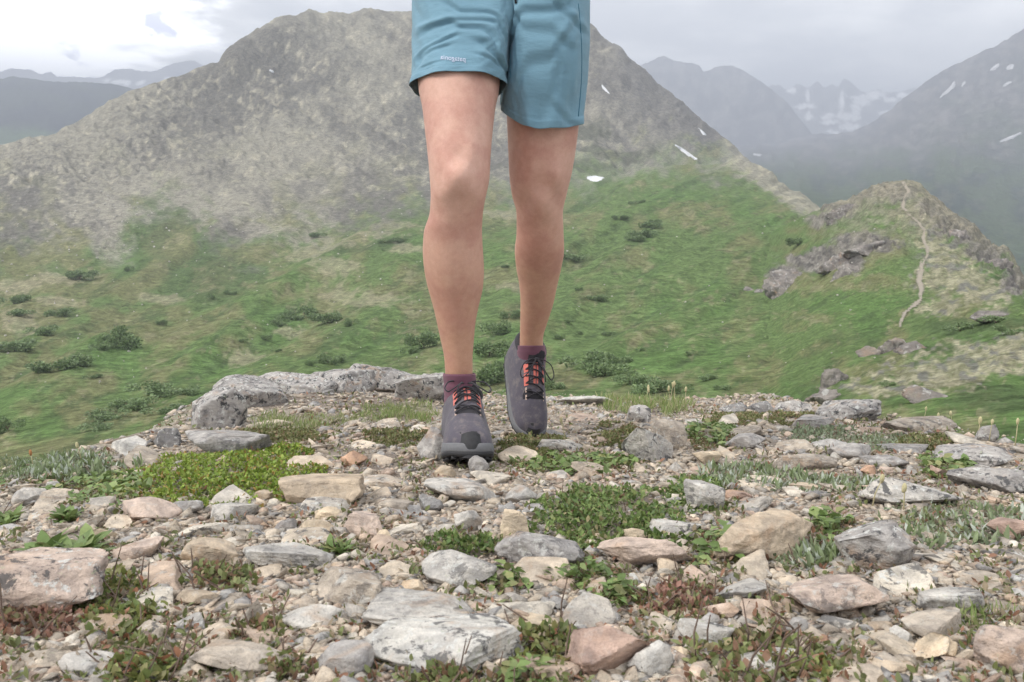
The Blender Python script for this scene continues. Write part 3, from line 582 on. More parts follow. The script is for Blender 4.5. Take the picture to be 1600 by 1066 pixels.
# ------------------------------------------------------------------ plants: boxes in the photo, kind, look
PLANTS = [
 ('mat', 195, 482, 694, 790, 'lime', 'bright yellow-green cushion mat on the left', .022),
 ('blade', -20, 205, 700, 752, 'silver', 'silvery green leafy patch on the left rim', .03),
 ('broad', 60, 230, 735, 790, 'leaf', 'band of pale round leaves left of the yellow-green mat', .02),
 ('mat', 420, 484, 690, 716, 'lime', 'small yellow-green tuft right of the smooth grey slab', .015),
 ('mat', 826, 1066, 748, 862, 'heath', 'central green heath mat between the cream stones', .024),
 ('mat', 664, 788, 826, 868, 'heath', 'narrow green mat above the overhanging grey-white rock', .018),
 ('mat', 768, 880, 672, 718, 'moss', 'mossy olive mat under the rear shoe toe', .014),
 ('broad', 812, 1000, 702, 742, 'leaf', 'spreading fresh green leaves right of the front shoe', .018),
 ('mat', 930, 1000, 655, 700, 'moss', 'olive mat left of the grey-white angular rock', .012),
 ('broad', 1078, 1150, 655, 702, 'leaf', 'green leafy clump left of the grey tilted slab', .02),
 ('blade', 1094, 1216, 716, 762, 'silver', 'right-hand silver tuft of upright pointed leaves', .022),
 ('blade', 1214, 1372, 732, 772, 'silver', 'silver-green row of leaves below the wide grey-brown slab', .024),
 ('blade', 1230, 1330, 662, 694, 'greyg', 'grey-green leafy mat below the skyline boulder', .014),
 ('blade', 1330, 1432, 676, 706, 'greyg', 'grey-green leafy mat right of the dark ridged rock', .014),
 ('blade', 1396, 1620, 772, 856, 'silver', 'big patch of white-backed leaves at the right edge', .021),
 ('broad', 1264, 1336, 790, 850, 'leaf', 'yellow-green leaves between the tan boulder and the lichened grey rock', .025),
 ('blade', 1218, 1334, 842, 892, 'silver', 'short silvery blades at the foot of the tan boulder', .024),
 ('broad', 1082, 1172, 812, 888, 'leaf', 'curled green leaves left of the large tan boulder', .024),
 ('broad', 728, 822, 884, 926, 'leaf', 'small green leaves right of the overhanging rock', .02),
 ('broad', 866, 968, 872, 924, 'leaf', 'leafy green clump below the large grey rounded rock', .022),
 ('broad', 930, 1012, 912, 950, 'leaf', 'light green sprig below the flat pinkish slab', .018),
 ('rosette', 502, 552, 836, 874, 'leaf', 'single bright green rosette among gravel', .022),
 ('rosette', 58, 168, 822, 894, 'leaf', 'broad-leaved plant beside the large rock on the left', .035),
 ('rosette', -10, 40, 786, 832, 'leaf', 'broad leaves cut by the left edge', .03),
 ('rosette', 72, 126, 788, 824, 'leaf', 'small broad-leaved plant above the cream stone', .024),
 ('mat', 120, 252, 876, 1010, 'olive', 'olive bearberry patch right of the large left rock', .022),
 ('mat', -20, 140, 926, 1004, 'red', 'reddish bearberry below the large left rock', .02),
 ('mat', 278, 396, 868, 926, 'redgreen', 'sparse red-green plant below the tan square-edged rock', .02),
 ('mat', 150, 300, 1006, 1075, 'olive', 'olive leaves along the bottom edge, left', .02),
 ('mat', 366, 444, 956, 1004, 'redgreen', 'dull green tuft by the narrow upright stone', .018),
 ('mat', 800, 906, 948, 1050, 'olive', 'olive green tangle left of the reddish brown rock', .022),
 ('mat', 1010, 1120, 896, 966, 'red', 'red-brown dry cushion above the lichened slab', .018),
 ('mat', 1082, 1290, 962, 1085, 'redgreen', 'wide red-green bearberry patch at the lower right', .022),
 ('blade', 1500, 1620, 930, 985, 'grass', 'green needle-leaved tuft at the lower right edge', .03),
 ('blade', 560, 692, 626, 662, 'grass', 'grass tuft in front of the outcrop by the front ankle', .03),
 ('blade', 392, 540, 640, 672, 'grass', 'thin grass strip left of the grass tuft on the outcrop gravel', .026),
 ('mat', 380, 520, 668, 692, 'moss', 'mossy strip above the small yellow-green tuft', .01),
 ('mat', 560, 680, 668, 700, 'moss', 'olive moss left of the grey wedge-shaped rock', .01),
 ('blade', 944, 1072, 610, 650, 'grass', 'grass with pale heads on the rim right of the rear shoe', .045),
 ('mat', 1400, 1500, 676, 706, 'moss', 'low green mat left of the upper grey ledge', .014),
 ('broad', 1440, 1520, 700, 750, 'leaf', 'dark green leaves around the brown stone', .018),
 ('mat', 1100, 1290, 640, 664, 'moss', 'moss along the rim before the dark rim stones', .01),
 ('mat', 660, 740, 1030, 1085, 'redgreen', 'red-tinged sprigs at the bottom left of centre', .018),
 ('broad', 764, 862, 1018, 1090, 'leaf', 'blurred green leaves at the bottom centre', .016),
 ('mat', 400, 500, 1006, 1075, 'redgreen', 'ragged sprigs above the smooth grey rock', .016),
 ('mat', 1050, 1140, 740, 800, 'heath', 'green heath at the right tip of the central mat', .014),
 ('mat', 1180, 1300, 1000, 1070, 'olive', 'olive sprigs with dry twigs at the lower right', .02),
]
PAL = {
 'lime': [(.20, .27, .045), (.15, .22, .04), (.25, .30, .07), (.30, .20, .06)],
 'heath': [(.14, .20, .06), (.10, .155, .05), (.19, .225, .085), (.24, .21, .11)],
 'moss': [(.16, .17, .07), (.12, .14, .05), (.22, .19, .10), (.25, .16, .10)],
 'leaf': [(.16, .225, .075), (.125, .185, .06), (.20, .255, .095), (.25, .26, .11)],
 'silver': [(.23, .28, .16), (.18, .23, .11), (.46, .50, .43), (.30, .34, .22)],
 'greyg': [(.22, .27, .17), (.17, .21, .12), (.30, .34, .24), (.20, .17, .12)],
 'olive': [(.17, .19, .06), (.12, .155, .05), (.21, .20, .08), (.30, .14, .08)],
 'red': [(.23, .125, .095), (.28, .17, .12), (.18, .17, .08), (.22, .155, .115)],
 'redgreen': [(.18, .20, .08), (.25, .15, .10), (.14, .17, .06), (.24, .20, .11)],
 'grass': [(.20, .26, .09), (.28, .30, .14), (.15, .21, .06), (.36, .33, .20)]}
def leafmat():
    m, t, b = newmat('leaf'); n = NOISE(t, pos(t), 260, 3); c = MIX(t, 1.0, attr(t), MIX(t, n, (0.78,)*3, (1.22,)*3), 'MULTIPLY')
    t.links.new(c, b.inputs['Base Color']); b.inputs['Roughness'].default_value = 0.5; b.inputs['Specular IOR Level'].default_value = 0.35
    tr = N(t, 'ShaderNodeBsdfTranslucent'); t.links.new(c, tr.inputs[0]); mx = N(t, 'ShaderNodeMixShader'); mx.inputs[0].default_value = 0.22
    t.links.new(b.outputs[0], mx.inputs[1]); t.links.new(tr.outputs[0], mx.inputs[2]); t.links.new(mx.outputs[0], t.nodes['Material Output'].inputs[0])
    return m
M_leaf = leafmat(); M_twig = plain('twig', (0.17, 0.125, 0.10), 0.9, 0.1, 0.4, 80); M_dry = plain('dry_stalk', (0.48, 0.43, 0.27), 0.9, 0.1, 0.3, 200)
def leaves(B, D, Nn, L, Wd, C, bend=0.18):
    """folded, arched leaves: B base, D direction, Nn face normal, L length, Wd width, C colour"""
    n = len(B); D = D/np.linalg.norm(D, axis=1)[:, None]; Sx = np.cross(D, Nn); Sx /= np.linalg.norm(Sx, axis=1)[:, None]+1e-9; U = np.cross(Sx, D)
    L, Wd = L[:, None], Wd[:, None]
    m1 = B+D*L*0.42-U*Wd*0.10; l1 = B+D*L*0.42+Sx*Wd*0.5+U*Wd*0.12; r1 = B+D*L*0.42-Sx*Wd*0.5+U*Wd*0.12
    l2 = B+D*L*0.75+Sx*Wd*0.36-U*L*bend*0.35; r2 = B+D*L*0.75-Sx*Wd*0.36-U*L*bend*0.35; tip = B+D*L-U*L*bend
    V = np.stack([B, l1, m1, r1, l2, r2, tip], 1); o = (np.arange(n)*7)[:, None, None]
    F = (np.array([[0, 1, 2], [0, 2, 3], [2, 1, 4], [2, 4, 5], [2, 5, 3], [5, 4, 6]])[None]+o).reshape(-1, 3)
    return V.reshape(-1, 3), F, np.repeat(C, 7, 0)
def patch(px0, px1, py0, py1, h, r, n, edge=0.35, gaps=True):
    """n ground points filling the photo box of a plant (whose height is h)"""
    out = []
    q, d = GP((px0+px1)/2, (py0+py1)/2); top = py0+min(h*FPX/d*0.8, (py1-py0)*0.45)
    x0, x1 = (px0+px1)/2, (px1-px0)/2; yc, yh = (top+py1)/2, (py1-top)/2
    sd = r.uniform(0, 50); A, Bq = r.uniform(-1.2, 1.2, n*3), r.uniform(-1.2, 1.2, n*3)
    rad = (abs(A)**2.6+abs(Bq)**2.6)**(1/2.6)*(1+edge*fbm(A*2.2+sd, Bq*2.2, 0.0, 4)*1.5)
    g = rad < 1.08; A, Bq, rad = A[g], Bq[g], np.clip(rad[g], 0, 1)
    X, Y = x0+A*x1, yc+Bq*yh
    cl = fbm(X/22+sd, Y/9, 0.0, 2)                     # bare gaps
    keep = (cl > (-.32 if gaps else -.45)); X, Y, rad = X[keep][:n], Y[keep][:n], rad[keep][:n]
    u = (X-800)/FPX; v = (533-np.minimum(Y, 1120))/FPX; R = np.stack([u, CP+SP*v, CP*v-SP], -1)
    t = np.full(len(X), d)
    for _ in range(14):                                # walk the rays down to the ground
        p = R*t[:, None]; g = G(p[:, 0], p[:, 1]); t = np.clip(t+(g-p[:, 2])/np.minimum(R[:, 2]+TP, -0.02)*0.7, 0.25, 4.2)
    return R*t[:, None], rad
UPN = np.array([0, SP, CP])
def plant(i, kind, x0, x1, y0, y1, pal, label, h):
    r = np.random.default_rng(500+i); q, d = GP((x0+x1)/2, min((y0+y1)/2, 1060))
    area = (x1-x0)*(y1-y0)/(FPX/d)**2/max(0.07, math.sin(max(0.05, ((y0+y1)/2-530)/FPX)))*0.5
    cols = np.array(PAL[pal])*1.15
    base = Vector(q); name = {'mat': 'cushion_plant', 'broad': 'leafy_plant', 'rosette': 'leafy_plant', 'blade': 'tufted_plant'}[kind]
    T = thing(name, label, 'plant', base, 'plants on the summit'); parts = []
    def add(Bp, D, Nn, L, W, C, bend): parts.append(leaves(Bp-np.array(base), D, Nn, L, W, C, bend))
    cw = np.array([.40, .30, .20, .10])
    if pal == 'red': cw = np.array([.36, .26, .20, .18])
    if kind == 'mat':
        n = int(np.clip(area*80000, 300, 9000)); B, rad = patch(x0, x1, y0, y1, h, r, n); n = len(B)
        clump = fbm(B[:, 0]*38+i, B[:, 1]*38, 1.0, 3); hh = h*np.clip(1-rad**3, 0.15, 1)*(0.55+0.9*np.clip(clump+0.25, 0, 1))*r.uniform(0.25, 1.0, n)
        D = r.normal(size=(n, 3))*0.75+UPN*0.7; L = r.uniform(.0055, .0105, n); k = r.choice(4, n, p=cw)
        if pal in ('olive', 'redgreen', 'red'): L = r.uniform(.0055, .0115, n); hh = hh*.62; clump = clump*1.3
        C = cols[k]*(1+0.30*clump[:, None])*r.uniform(.75, 1.25, (n, 1)); add(B+UPN*hh[:, None], D, r.normal(size=(n, 3))*0.5+UPN, L, L*r.uniform(.45, .68, n), C, 0.1)
    elif kind == 'broad':
        n = int(np.clip(area*9500, 70, 560)); B, rad = patch(x0, x1, y0, y1, h, r, n); n = len(B)
        D = r.normal(size=(n, 3)); D[:, 2] = abs(D[:, 2])*0.4; L = r.uniform(.010, .021, n)*np.clip(d, .62, 1.1); k = r.choice(4, n, p=cw)
        hh = h*r.uniform(.15, 1.0, n)*np.clip(1.1-rad**3, .2, 1); add(B+UPN*hh[:, None], D, UPN+r.normal(size=(n, 3))*0.35, L, L*r.uniform(.5, .72, n), cols[k]*r.uniform(.75, 1.25, (n, 1)), 0.22)
        n2 = n*4; B, rad = patch(x0, x1, y0, y1, h, r, n2); n2 = len(B); D = r.normal(size=(n2, 3))+UPN*.5; L = r.uniform(.004, .009, n2)
        add(B+UPN*(h*.3*r.uniform(0, 1, n2))[:, None], D, r.normal(size=(n2, 3))+UPN, L, L*.6, np.array(PAL['moss'])[r.choice(4, n2)], 0.1)
    elif kind == 'rosette':
        ng = max(1, int((x1-x0)/30)); B0, _ = patch(x0+8, x1-8, y0+14, y1-4, h, r, ng*3+1)
        for b in B0:
            n = 11; a = r.uniform(0, 6.28)+np.arange(n)*2.4; el = np.linspace(0.25, 1.15, n)
            D = np.stack([np.cos(a)*np.cos(el), np.sin(a)*np.cos(el), np.sin(el)], -1); L = h*r.uniform(.75, 1.2, n)
            add(np.repeat(b[None], n, 0), D, UPN+np.zeros((n, 3))+r.normal(size=(n, 3))*.15, L, L*.42, cols[r.choice(4, n, p=cw)]*r.uniform(.8, 1.2, (n, 1)), 0.28)
    else:
        dens = {'silver': 14000, 'greyg': 20000, 'grass': 18000}[pal]; n = int(np.clip(area*dens, 200, 2200)); B, rad = patch(x0, x1, y0, y1, h, r, n); n = len(B)
        lean = {'silver': .45, 'greyg': .7, 'grass': .35}[pal]; D = UPN+r.normal(size=(n, 3))*lean; L = h*r.uniform(.5, 1.15, n); wr = {'silver': .24, 'greyg': .34, 'grass': .07}[pal]
        cl = fbm(B[:, 0]*14+i, B[:, 1]*14, 0.0, 2); L = L*np.clip(0.8+0.7*cl, .35, 1.3)
        add(B, D, r.normal(size=(n, 3)), L, L*wr*r.uniform(.7, 1.3, n), cols[r.choice(4, n, p=cw)]*r.uniform(.8, 1.2, (n, 1)), 0.15)
        if pal != 'grass':
            n2 = n*2; B, rad = patch(x0, x1, y0, y1, h, r, n2); n2 = len(B); D = r.normal(size=(n2, 3))+UPN*.6; L = r.uniform(.005, .011, n2)
            add(B+UPN*(h*.15*r.uniform(0, 1, n2))[:, None], D, r.normal(size=(n2, 3))+UPN, L, L*.5, np.array(PAL['greyg'])[r.choice(4, n2)], 0.1)
    V = np.concatenate([p[0] for p in parts]); off = np.cumsum([0]+[len(p[0]) for p in parts[:-1]]); F = np.concatenate([p[1]+o for p, o in zip(parts, off)]); C = np.concatenate([p[2] for p in parts])
    ob('foliage', mesh('foliage', V, F, True, C), M_leaf, T)
    B, rad = patch(x0, x1, y0, y1, h, r, 26 if kind == 'mat' else 9); tw = []
    for b in B:
        b = b-np.array(base); dv = r.normal(size=3)*.5+UPN*.3; ln = r.uniform(.5, 1.3)*h*(1.6 if pal in ('red', 'redgreen', 'olive') else .8)
        tw.append(tube([b-UPN*.003, b+dv*ln*.5+r.normal(size=3)*ln*.08, b+dv*ln], [.0011, .0009, .0005], 4, False))
    ob('twig', mesh('twig', *join(tw)), M_twig, T, kind='stuff')
for i, p in enumerate(PLANTS): plant(i, *p)

# ------------------------------------------------------------------ loose stones: the larger ones singly, the rest as gravel
def pxground(X, Y):
    u = (X-800)/FPX; v = (533-Y)/FPX; R = np.stack([u, CP+SP*v, CP*v-SP], -1); t = np.clip(0.25*FPX/np.maximum(Y-530, 60), .3, 4)
    for _ in range(16):
        p = R*t[:, None]; g = G(p[:, 0], p[:, 1]); t = np.clip(t+(g-p[:, 2])/np.minimum(R[:, 2]+TP, -0.02)*0.7, 0.3, 4.4)
    return R*t[:, None], t
def crest_py(X): return np.interp(X, [0, 160, 280, 300, 420, 690, 870, 1000, 1130, 1300, 1400, 1500, 1600], [748, 706, 678, 655, 640, 622, 628, 640, 640, 652, 664, 682, 698])
def in_plant(X, Y, kinds=('mat', 'rosette', 'blade', 'broad'), shrink=0.8):
    m = np.zeros(len(X), bool)
    for p in PLANTS:
        if p[0] in kinds: m |= np.hypot((X-(p[1]+p[2])/2)/((p[2]-p[1])/2), (Y-(p[3]+p[4])/2)/((p[4]-p[3])/2)) < shrink
    return m
SCOL = np.array([(.57, .49, .40), (.50, .44, .37), (.63, .55, .45), (.49, .46, .42), (.43, .42, .41), (.58, .46, .37), (.68, .63, .55), (.50, .39, .32), (.33, .32, .315)]); SPW = np.array([.20, .16, .14, .13, .10, .09, .08, .06, .04])
r = np.random.default_rng(77)
protos = []
for k in range(18):
    V, F = rockverts(9000+k*7, 2, ['ang', 'block', 'slab', 'round'][k % 4]); protos.append(mesh('stone', V, F, False)); protos[-1].materials.append(M_rock)
flats = []
for k in range(14):
    V, F = rockverts(9500+k*7, 4, ['slab', 'ang', 'slab'][k % 3], .045); flats.append(mesh('stone', V, F, True)); flats[-1].materials.append(M_rock)
placed = []; tries = 0
while len(placed) < 300 and tries < 40000:
    tries += 1; big = len(placed) < 95
    X = r.uniform(0, 1600); Y = 600+470*r.uniform(0, 1)**(.75 if big else .9)
    if Y < crest_py(X)+6: continue
    wpx = (r.uniform(58, 120) if big else r.choice([18, 24, 32, 44], p=[.30, .32, .24, .14]))*(0.55+0.65*(Y-600)/450)
    if in_plant(np.array([X]), np.array([Y]), shrink=.85)[0]: continue
    m_ = .12 if big else .25
    if any(a-wpx*m_ < X < b+wpx*m_ and c2+(8 if big else -4) < Y < e+2 for a, b, c2, e in OCC): continue
    if any(abs(X-a) < (wpx+b2)*.40 and abs(Y-c2) < (wpx+b2)*.15 for a, c2, b2 in placed): continue
    if 680 < X < 790 and 640 < Y < 730: continue
    placed.append((X, Y, wpx))
PX = np.array(placed); Q, dd = pxground(PX[:, 0], PX[:, 1])
for k, (q, d, (X, Y, wpx)) in enumerate(zip(Q, dd, placed)):
    big = k < 95; o = bpy.data.objects.new('stone', (flats[k % 14] if big else protos[k % 18])); COL.objects.link(o); o.parent = SUMMIT
    W = wpx/FPX*d; H = W*(r.uniform(.16, .30) if big else r.uniform(.24, .5)); o.scale = (W/2, W/2*r.uniform(.6, 1.0), H/2); o.location = Vector(q)+Vector(UPN)*H*(.02 if big else .10)
    o.rotation_euler = (-PITCH+r.normal()*.10, r.normal()*.10, r.uniform(0, 6.28)); c = SCOL[r.choice(9, p=SPW)]*r.uniform(.85, 1.12); o.color = (*c, r.choice([.1, .4, .8]))
def gravel(n):
    r = np.random.default_rng(5); Y = 585+500*r.uniform(0, 1, n*2)**0.95; X = r.uniform(-60, 1660, n*2)
    ok = (Y > crest_py(np.clip(X, 0, 1600))-14); dens = fbm(X/90, Y/45, 3.0, 3)
    ok &= dens > r.uniform(-0.9, 0.1, len(X)); ok &= ~(in_plant(X, Y, shrink=.75) & (r.uniform(0, 1, len(X)) > .18))
    X, Y = X[ok][:n], Y[ok][:n]; q, d = pxground(X, Y); ex, ey = np.concatenate([r.uniform(-1.2, 1.3, 8000), r.uniform(-1.7, 2.1, 9000)]), np.concatenate([r.uniform(2.5, 4.0, 8000), r.uniform(.1, 3.0, 9000)]); q = np.concatenate([q, np.stack([ex, ey, G(ex, ey)], -1)]); d = np.concatenate([d, ey*.8]); n = len(q)
    sz = np.clip(np.exp(r.normal(np.log(.0040), .62, n)), .0022, .021)*np.clip(.55+.42*d, .7, 1.9)
    Vs = []; shapes = []
    for k in range(14):
        bm = bmesh.new()
        for _ in range(11):
            v = r.normal(size=3); v /= np.linalg.norm(v); bm.verts.new(v*r.uniform(.75, 1.0)*np.array([1, r.uniform(.5, .9), r.uniform(.25, .55)]))
        res = bmesh.ops.convex_hull(bm, input=bm.verts); bmesh.ops.delete(bm, geom=[g for g in res['geom_interior'] if isinstance(g, bmesh.types.BMVert)], context='VERTS')
        bm.verts.index_update(); shapes.append((np.array([v.co[:] for v in bm.verts]), np.array([[v.index for v in f.verts] for f in bm.faces if len(f.verts) == 3]))); bm.free()
    kid = r.integers(0, 14, n); col = SCOL[r.choice(9, n, p=SPW)]*r.uniform(.8, 1.15, (n, 1)); AV = []; AF = []; AC = []; o = 0
    for k in range(14):
        idx = np.where(kid == k)[0]; sv, sf = shapes[k]; a = r.uniform(0, 6.28, len(idx)); ca, sa = np.cos(a), np.sin(a); ti = r.normal(size=(len(idx), 2))*.25
        V = np.repeat(sv[None], len(idx), 0)*sz[idx][:, None, None]
        x, y, z = V[..., 0]*ca[:, None]-V[..., 1]*sa[:, None], V[..., 0]*sa[:, None]+V[..., 1]*ca[:, None], V[..., 2]
        z = z+x*ti[:, :1]+y*ti[:, 1:]; W3 = np.stack([x, y*CP+z*SP, -y*SP+z*CP], -1)+(q[idx]+UPN*(sz[idx]*.12)[:, None])[:, None]
        AV.append(W3.reshape(-1, 3)); AF.append((sf[None]+(np.arange(len(idx))*len(sv))[:, None, None]).reshape(-1, 3)+o); AC.append(np.repeat(col[idx], len(sv), 0)); o += len(idx)*len(sv)
    ob('gravel', mesh('gravel', np.concatenate(AV), np.concatenate(AF), False, np.concatenate(AC)), M_gravel, kind='stuff', label='loose tan and grey gravel between the rocks', category='gravel')
gravel(62000)
# low scattered leaves and litter between the stones
def cover(n):
    r = np.random.default_rng(8); Y = 590+490*r.uniform(0, 1, n*3); X = r.uniform(-40, 1640, n*3); f = fbm(X/60, Y/28, 7.0, 4)
    ok = (Y > crest_py(np.clip(X, 0, 1600))+1) & (f > 0.06); X, Y = X[ok][:n], Y[ok][:n]; q, d = pxground(X, Y); m_ = 5000; ex, ey = r.uniform(-1.5, 1.7, m_*3), r.uniform(2.0, 4.2, m_*3); k_ = (fbm(ex*4, ey*4, 0.0, 3) > .05); ex, ey = ex[k_][:m_], ey[k_][:m_]; q = np.concatenate([q, np.stack([ex, ey, G(ex, ey)], -1)]); d = np.concatenate([d, ey]); n = len(q)
    k = r.choice(4, n, p=[.4, .2, .2, .2]); pal = np.array([(.16, .18, .07), (.26, .14, .09), (.32, .26, .18), (.20, .23, .10)]); D = r.normal(size=(n, 3))+UPN*.55; L = r.uniform(.004, .012, n)*np.clip(.7+.3*d, .8, 1.6)
    V, F, C = leaves(q+UPN*r.uniform(0, .006, n)[:, None], D, r.normal(size=(n, 3))+UPN, L, L*r.uniform(.3, .6, n), pal[k]*r.uniform(.7, 1.3, (n, 1)), .1)
    ob('ground_cover', mesh('ground_cover', V, F, True, C), M_leaf, kind='stuff', label='sparse low leaves and dry litter between the stones', category='ground cover')
cover(15000)
# seed stalks
STALKS = [(1006, 638, 604), (1018, 640, 608), (1040, 642, 600), (1048, 640, 606), (1058, 644, 598), (1068, 642, 607), (1442, 658, 638), (1466, 662, 648), (1486, 664, 645), (1528, 690, 656), (1545, 692, 658), (1585, 704, 656), (52, 735, 706), (128, 725, 694), (885, 700, 654), (1362, 795, 745), (1412, 800, 760)]
LAB = ['tall pale seed stalk on the rim, %s' % s for s in ('first right of the rear shoe', 'second right of the rear shoe', 'third right of the rear shoe', 'fourth right of the rear shoe', 'fifth right of the rear shoe', 'sixth right of the rear shoe')]+['cream flower head on the rim behind the long low slab', 'short cream stalk right of the cream flower head', 'leaning cream stalk above the long low slab', 'pale stalk left of the grey rim rock', 'pale stalk just behind the grey rim rock', 'tallest pale stalk near the right edge of the rim', 'orange-tipped stalk at the far left rim', 'pale green bud stalk on the left rim', 'dry bleached stalk leaning before the rear shoe', 'dry stalk rising beside the broad pale lichen rock', 'yellowing stalk right of the broad pale lichen rock']
for i, ((x, yb, yt), lab) in enumerate(zip(STALKS, LAB)):
    q, d = GP(x, yb); h = (yb-yt)/FPX*d; rr = random.Random(i); T = thing('seed_stalk', lab, 'plant stalk', q, 'seed stalks on the summit')
    tip = Vector((rr.uniform(-.25, .25)*h, 0, h)); mid = tip*.5+Vector((rr.uniform(-.06, .06)*h, 0, 0))
    ob('stem', mesh('stem', *tube([(0, 0, -.004), mid, tip], [.0013, .0011, .0008], 5)), M_dry, T)
    V, F = rockverts(60+i, 2, 'round'); ob('seed_head', mesh('seed_head', V*np.array([.0035, .0035, .008])*(1 if d < 2 else 1.35)+np.array(tip), F, True), plain('seed', (.55, .50, .30) if i != 12 else (.45, .22, .10), .9, .1, .3, 300, .5), T)
# ------------------------------------------------------------------ the walker
XA, FW, UA = np.array([1.0, 0, 0]), np.array([0, CP, -SP]), np.array([0, SP, CP])     # image right, into the picture, image up
def cpt(x, up, dep): return XA*x+FW*dep+UA*up
def mskin():
    m, t, b = newmat('skin'); p = pos(t); n1 = NOISE(t, p, 14, 4, 0.55); n2 = NOISE(t, p, 420, 3, 0.6); n5 = NOISE(t, p, 70, 5, 0.65)
    z = N(t, 'ShaderNodeSeparateXYZ'); t.links.new(p, z.inputs[0])
    c = MIX(t, MAPR(t, z.outputs[2], -0.42, 0.0), (0.59, 0.345, 0.240), (0.67, 0.415, 0.330))
    c = MIX(t, MATH(t, 'MULTIPLY', MAPR(t, n1, 0.4, 0.65), 0.6), c, (0.52, 0.265, 0.21)); c = MIX(t, 1.0, c, MIX(t, n2, (0.88,)*3, (1.10,)*3), 'MULTIPLY'); c = MIX(t, 1.0, c, MIX(t, MAPR(t, n5, .3, .7), (0.95, 0.92, 0.91), (1.03, 1.04, 1.04)), 'MULTIPLY')
    t.links.new(c, b.inputs['Base Color']); b.inputs['Roughness'].default_value = 0.55; b.inputs['Specular IOR Level'].default_value = 0.3
    b.inputs['Subsurface Weight'].default_value = 0.12; b.inputs['Subsurface Radius'].default_value = (1.0, 0.4, 0.25); b.inputs['Subsurface Scale'].default_value = 0.006
    bump(t, b, n2, 0.12, 0.0008); return m
M_skin = mskin()
def mcloth(name, c, sc=1500, fold=0.0, dust=False):
    m, t, b = newmat(name); p = pos(t); n = NOISE(t, p, sc, 2, 0.5); n2 = NOISE(t, p, 26, 4, 0.5)
    cc = MIX(t, 1.0, (*c,) if False else MIX(t, n2, tuple(x*.92 for x in c), tuple(x*1.07 for x in c)), MIX(t, n, (0.9,)*3, (1.1,)*3), 'MULTIPLY'); t.links.new(cc, b.inputs['Base Color'])
    b.inputs['Roughness'].default_value = 0.78; b.inputs['Sheen Weight'].default_value = 0.15
    if dust:
        zz_ = NOISE(t, p, 55, 6, .7); cc = MIX(t, MATH(t, 'MULTIPLY', MAPR(t, zz_, .45, .75), .35), cc, (.36, .31, .26)); t.links.new(cc, b.inputs['Base Color'])
    w_ = NOISE(t, VSCALE(t, p, (30, 30, 95), (0, 0, 0), (0, .5, 0)), 1.0, 4, .55)
    bump(t, b, MATH(t, 'ADD', MATH(t, 'MULTIPLY', w_, fold), MATH(t, 'MULTIPLY', n, .1)), 0.6, 0.004); return m
M_short = mcloth('shorts_fabric', (0.175, 0.320, 0.410), 1500, .8); M_sock = mcloth('sock_knit', (0.175, 0.075, 0.110), 900); M_shirt = mcloth('shirt_fabric', (0.35, 0.36, 0.38))
M_upper = mcloth('shoe_mesh', (0.095, 0.086, 0.108), 1100, .25, True); M_mid = plain('shoe_midsole', (0.165, 0.167, 0.175), .75, .3, .25, 120, .2, .001); M_outs = plain('shoe_rubber', (0.045, 0.045, 0.048), .7, .3, .35, 150, .3, .001)
M_black = mcloth('shoe_black', (0.030, 0.028, 0.034), 900); M_coral = mcloth('shoe_coral', (0.66, 0.18, 0.145), 900); M_over = plain('shoe_overlay', (0.10, 0.095, 0.11), .6, .35, .2, 200)
M_hair = plain('hair', (0.05, 0.035, 0.025), .6, .3, .3, 200); M_logo = plain('logo_print', (0.62, 0.66, 0.80), .7, .2)
def loft(rings, n=48, sub=6, exp=1.0):
    """rings: (py, left px, right px, depth, back/side ratio, forward shift in m) down one limb"""
    a = np.array(rings, float); ys = np.linspace(a[0, 0], a[-1, 0], len(a)*sub)
    L, R, D, K, Sh = (pchip(a[:, 0], a[:, i], ys) for i in (1, 2, 3, 4, 5)); th = np.linspace(0, 2*np.pi, n, endpoint=False)
    cx = (L+R)/2; hw = (R-L)/2*D/FPX
    C = P(cx, ys, D); V = C[:, None]+XA*(hw[:, None]*np.cos(th))[..., None]+FW*((hw*K)[:, None]*np.sin(th)+Sh[:, None])[..., None]
    return V, ys, th
def solid(V):
    nr, n = V.shape[:2]; F = gridfaces(nr, n, True).tolist(); F.append(list(range(n))[::-1]); F.append([(nr-1)*n+k for k in range(n)])
    return V.reshape(-1, 3).tolist(), F
FRONT = [(-30, 660, 778, 1.705, 1.0, 0), (60, 658, 778, 1.675, 1.02, 0), (130, 653, 781, 1.635, 1.15, 0), (170, 660, 774, 1.612, 1.15, 0), (200, 663.5, 770.5, 1.597, 1.13, 0), (240, 668, 767, 1.58, 1.1, 0), (278, 671.5, 765, 1.57, 1.12, 0), (306, 673, 759.5, 1.575, 1.14, 0), (334, 671, 754.5, 1.592, 1.12, .004),
 (362, 661.5, 753, 1.612, 1.13, .010), (391, 659.5, 754.5, 1.63, 1.16, .014), (419, 661.5, 756, 1.645, 1.18, .015), (447, 667, 754.5, 1.66, 1.18, .013), (475, 675, 748.5, 1.675, 1.18, .010), (503, 682, 743, 1.69, 1.18, .006), (531, 688, 740.5, 1.705, 1.15, .003), (560, 694, 738.5, 1.718, 1.2, .002), (590, 696, 738.5, 1.735, 1.3, .002), (625, 701, 741, 1.752, 1.3, .0), (650, 704, 742, 1.765, 1.3, 0)]
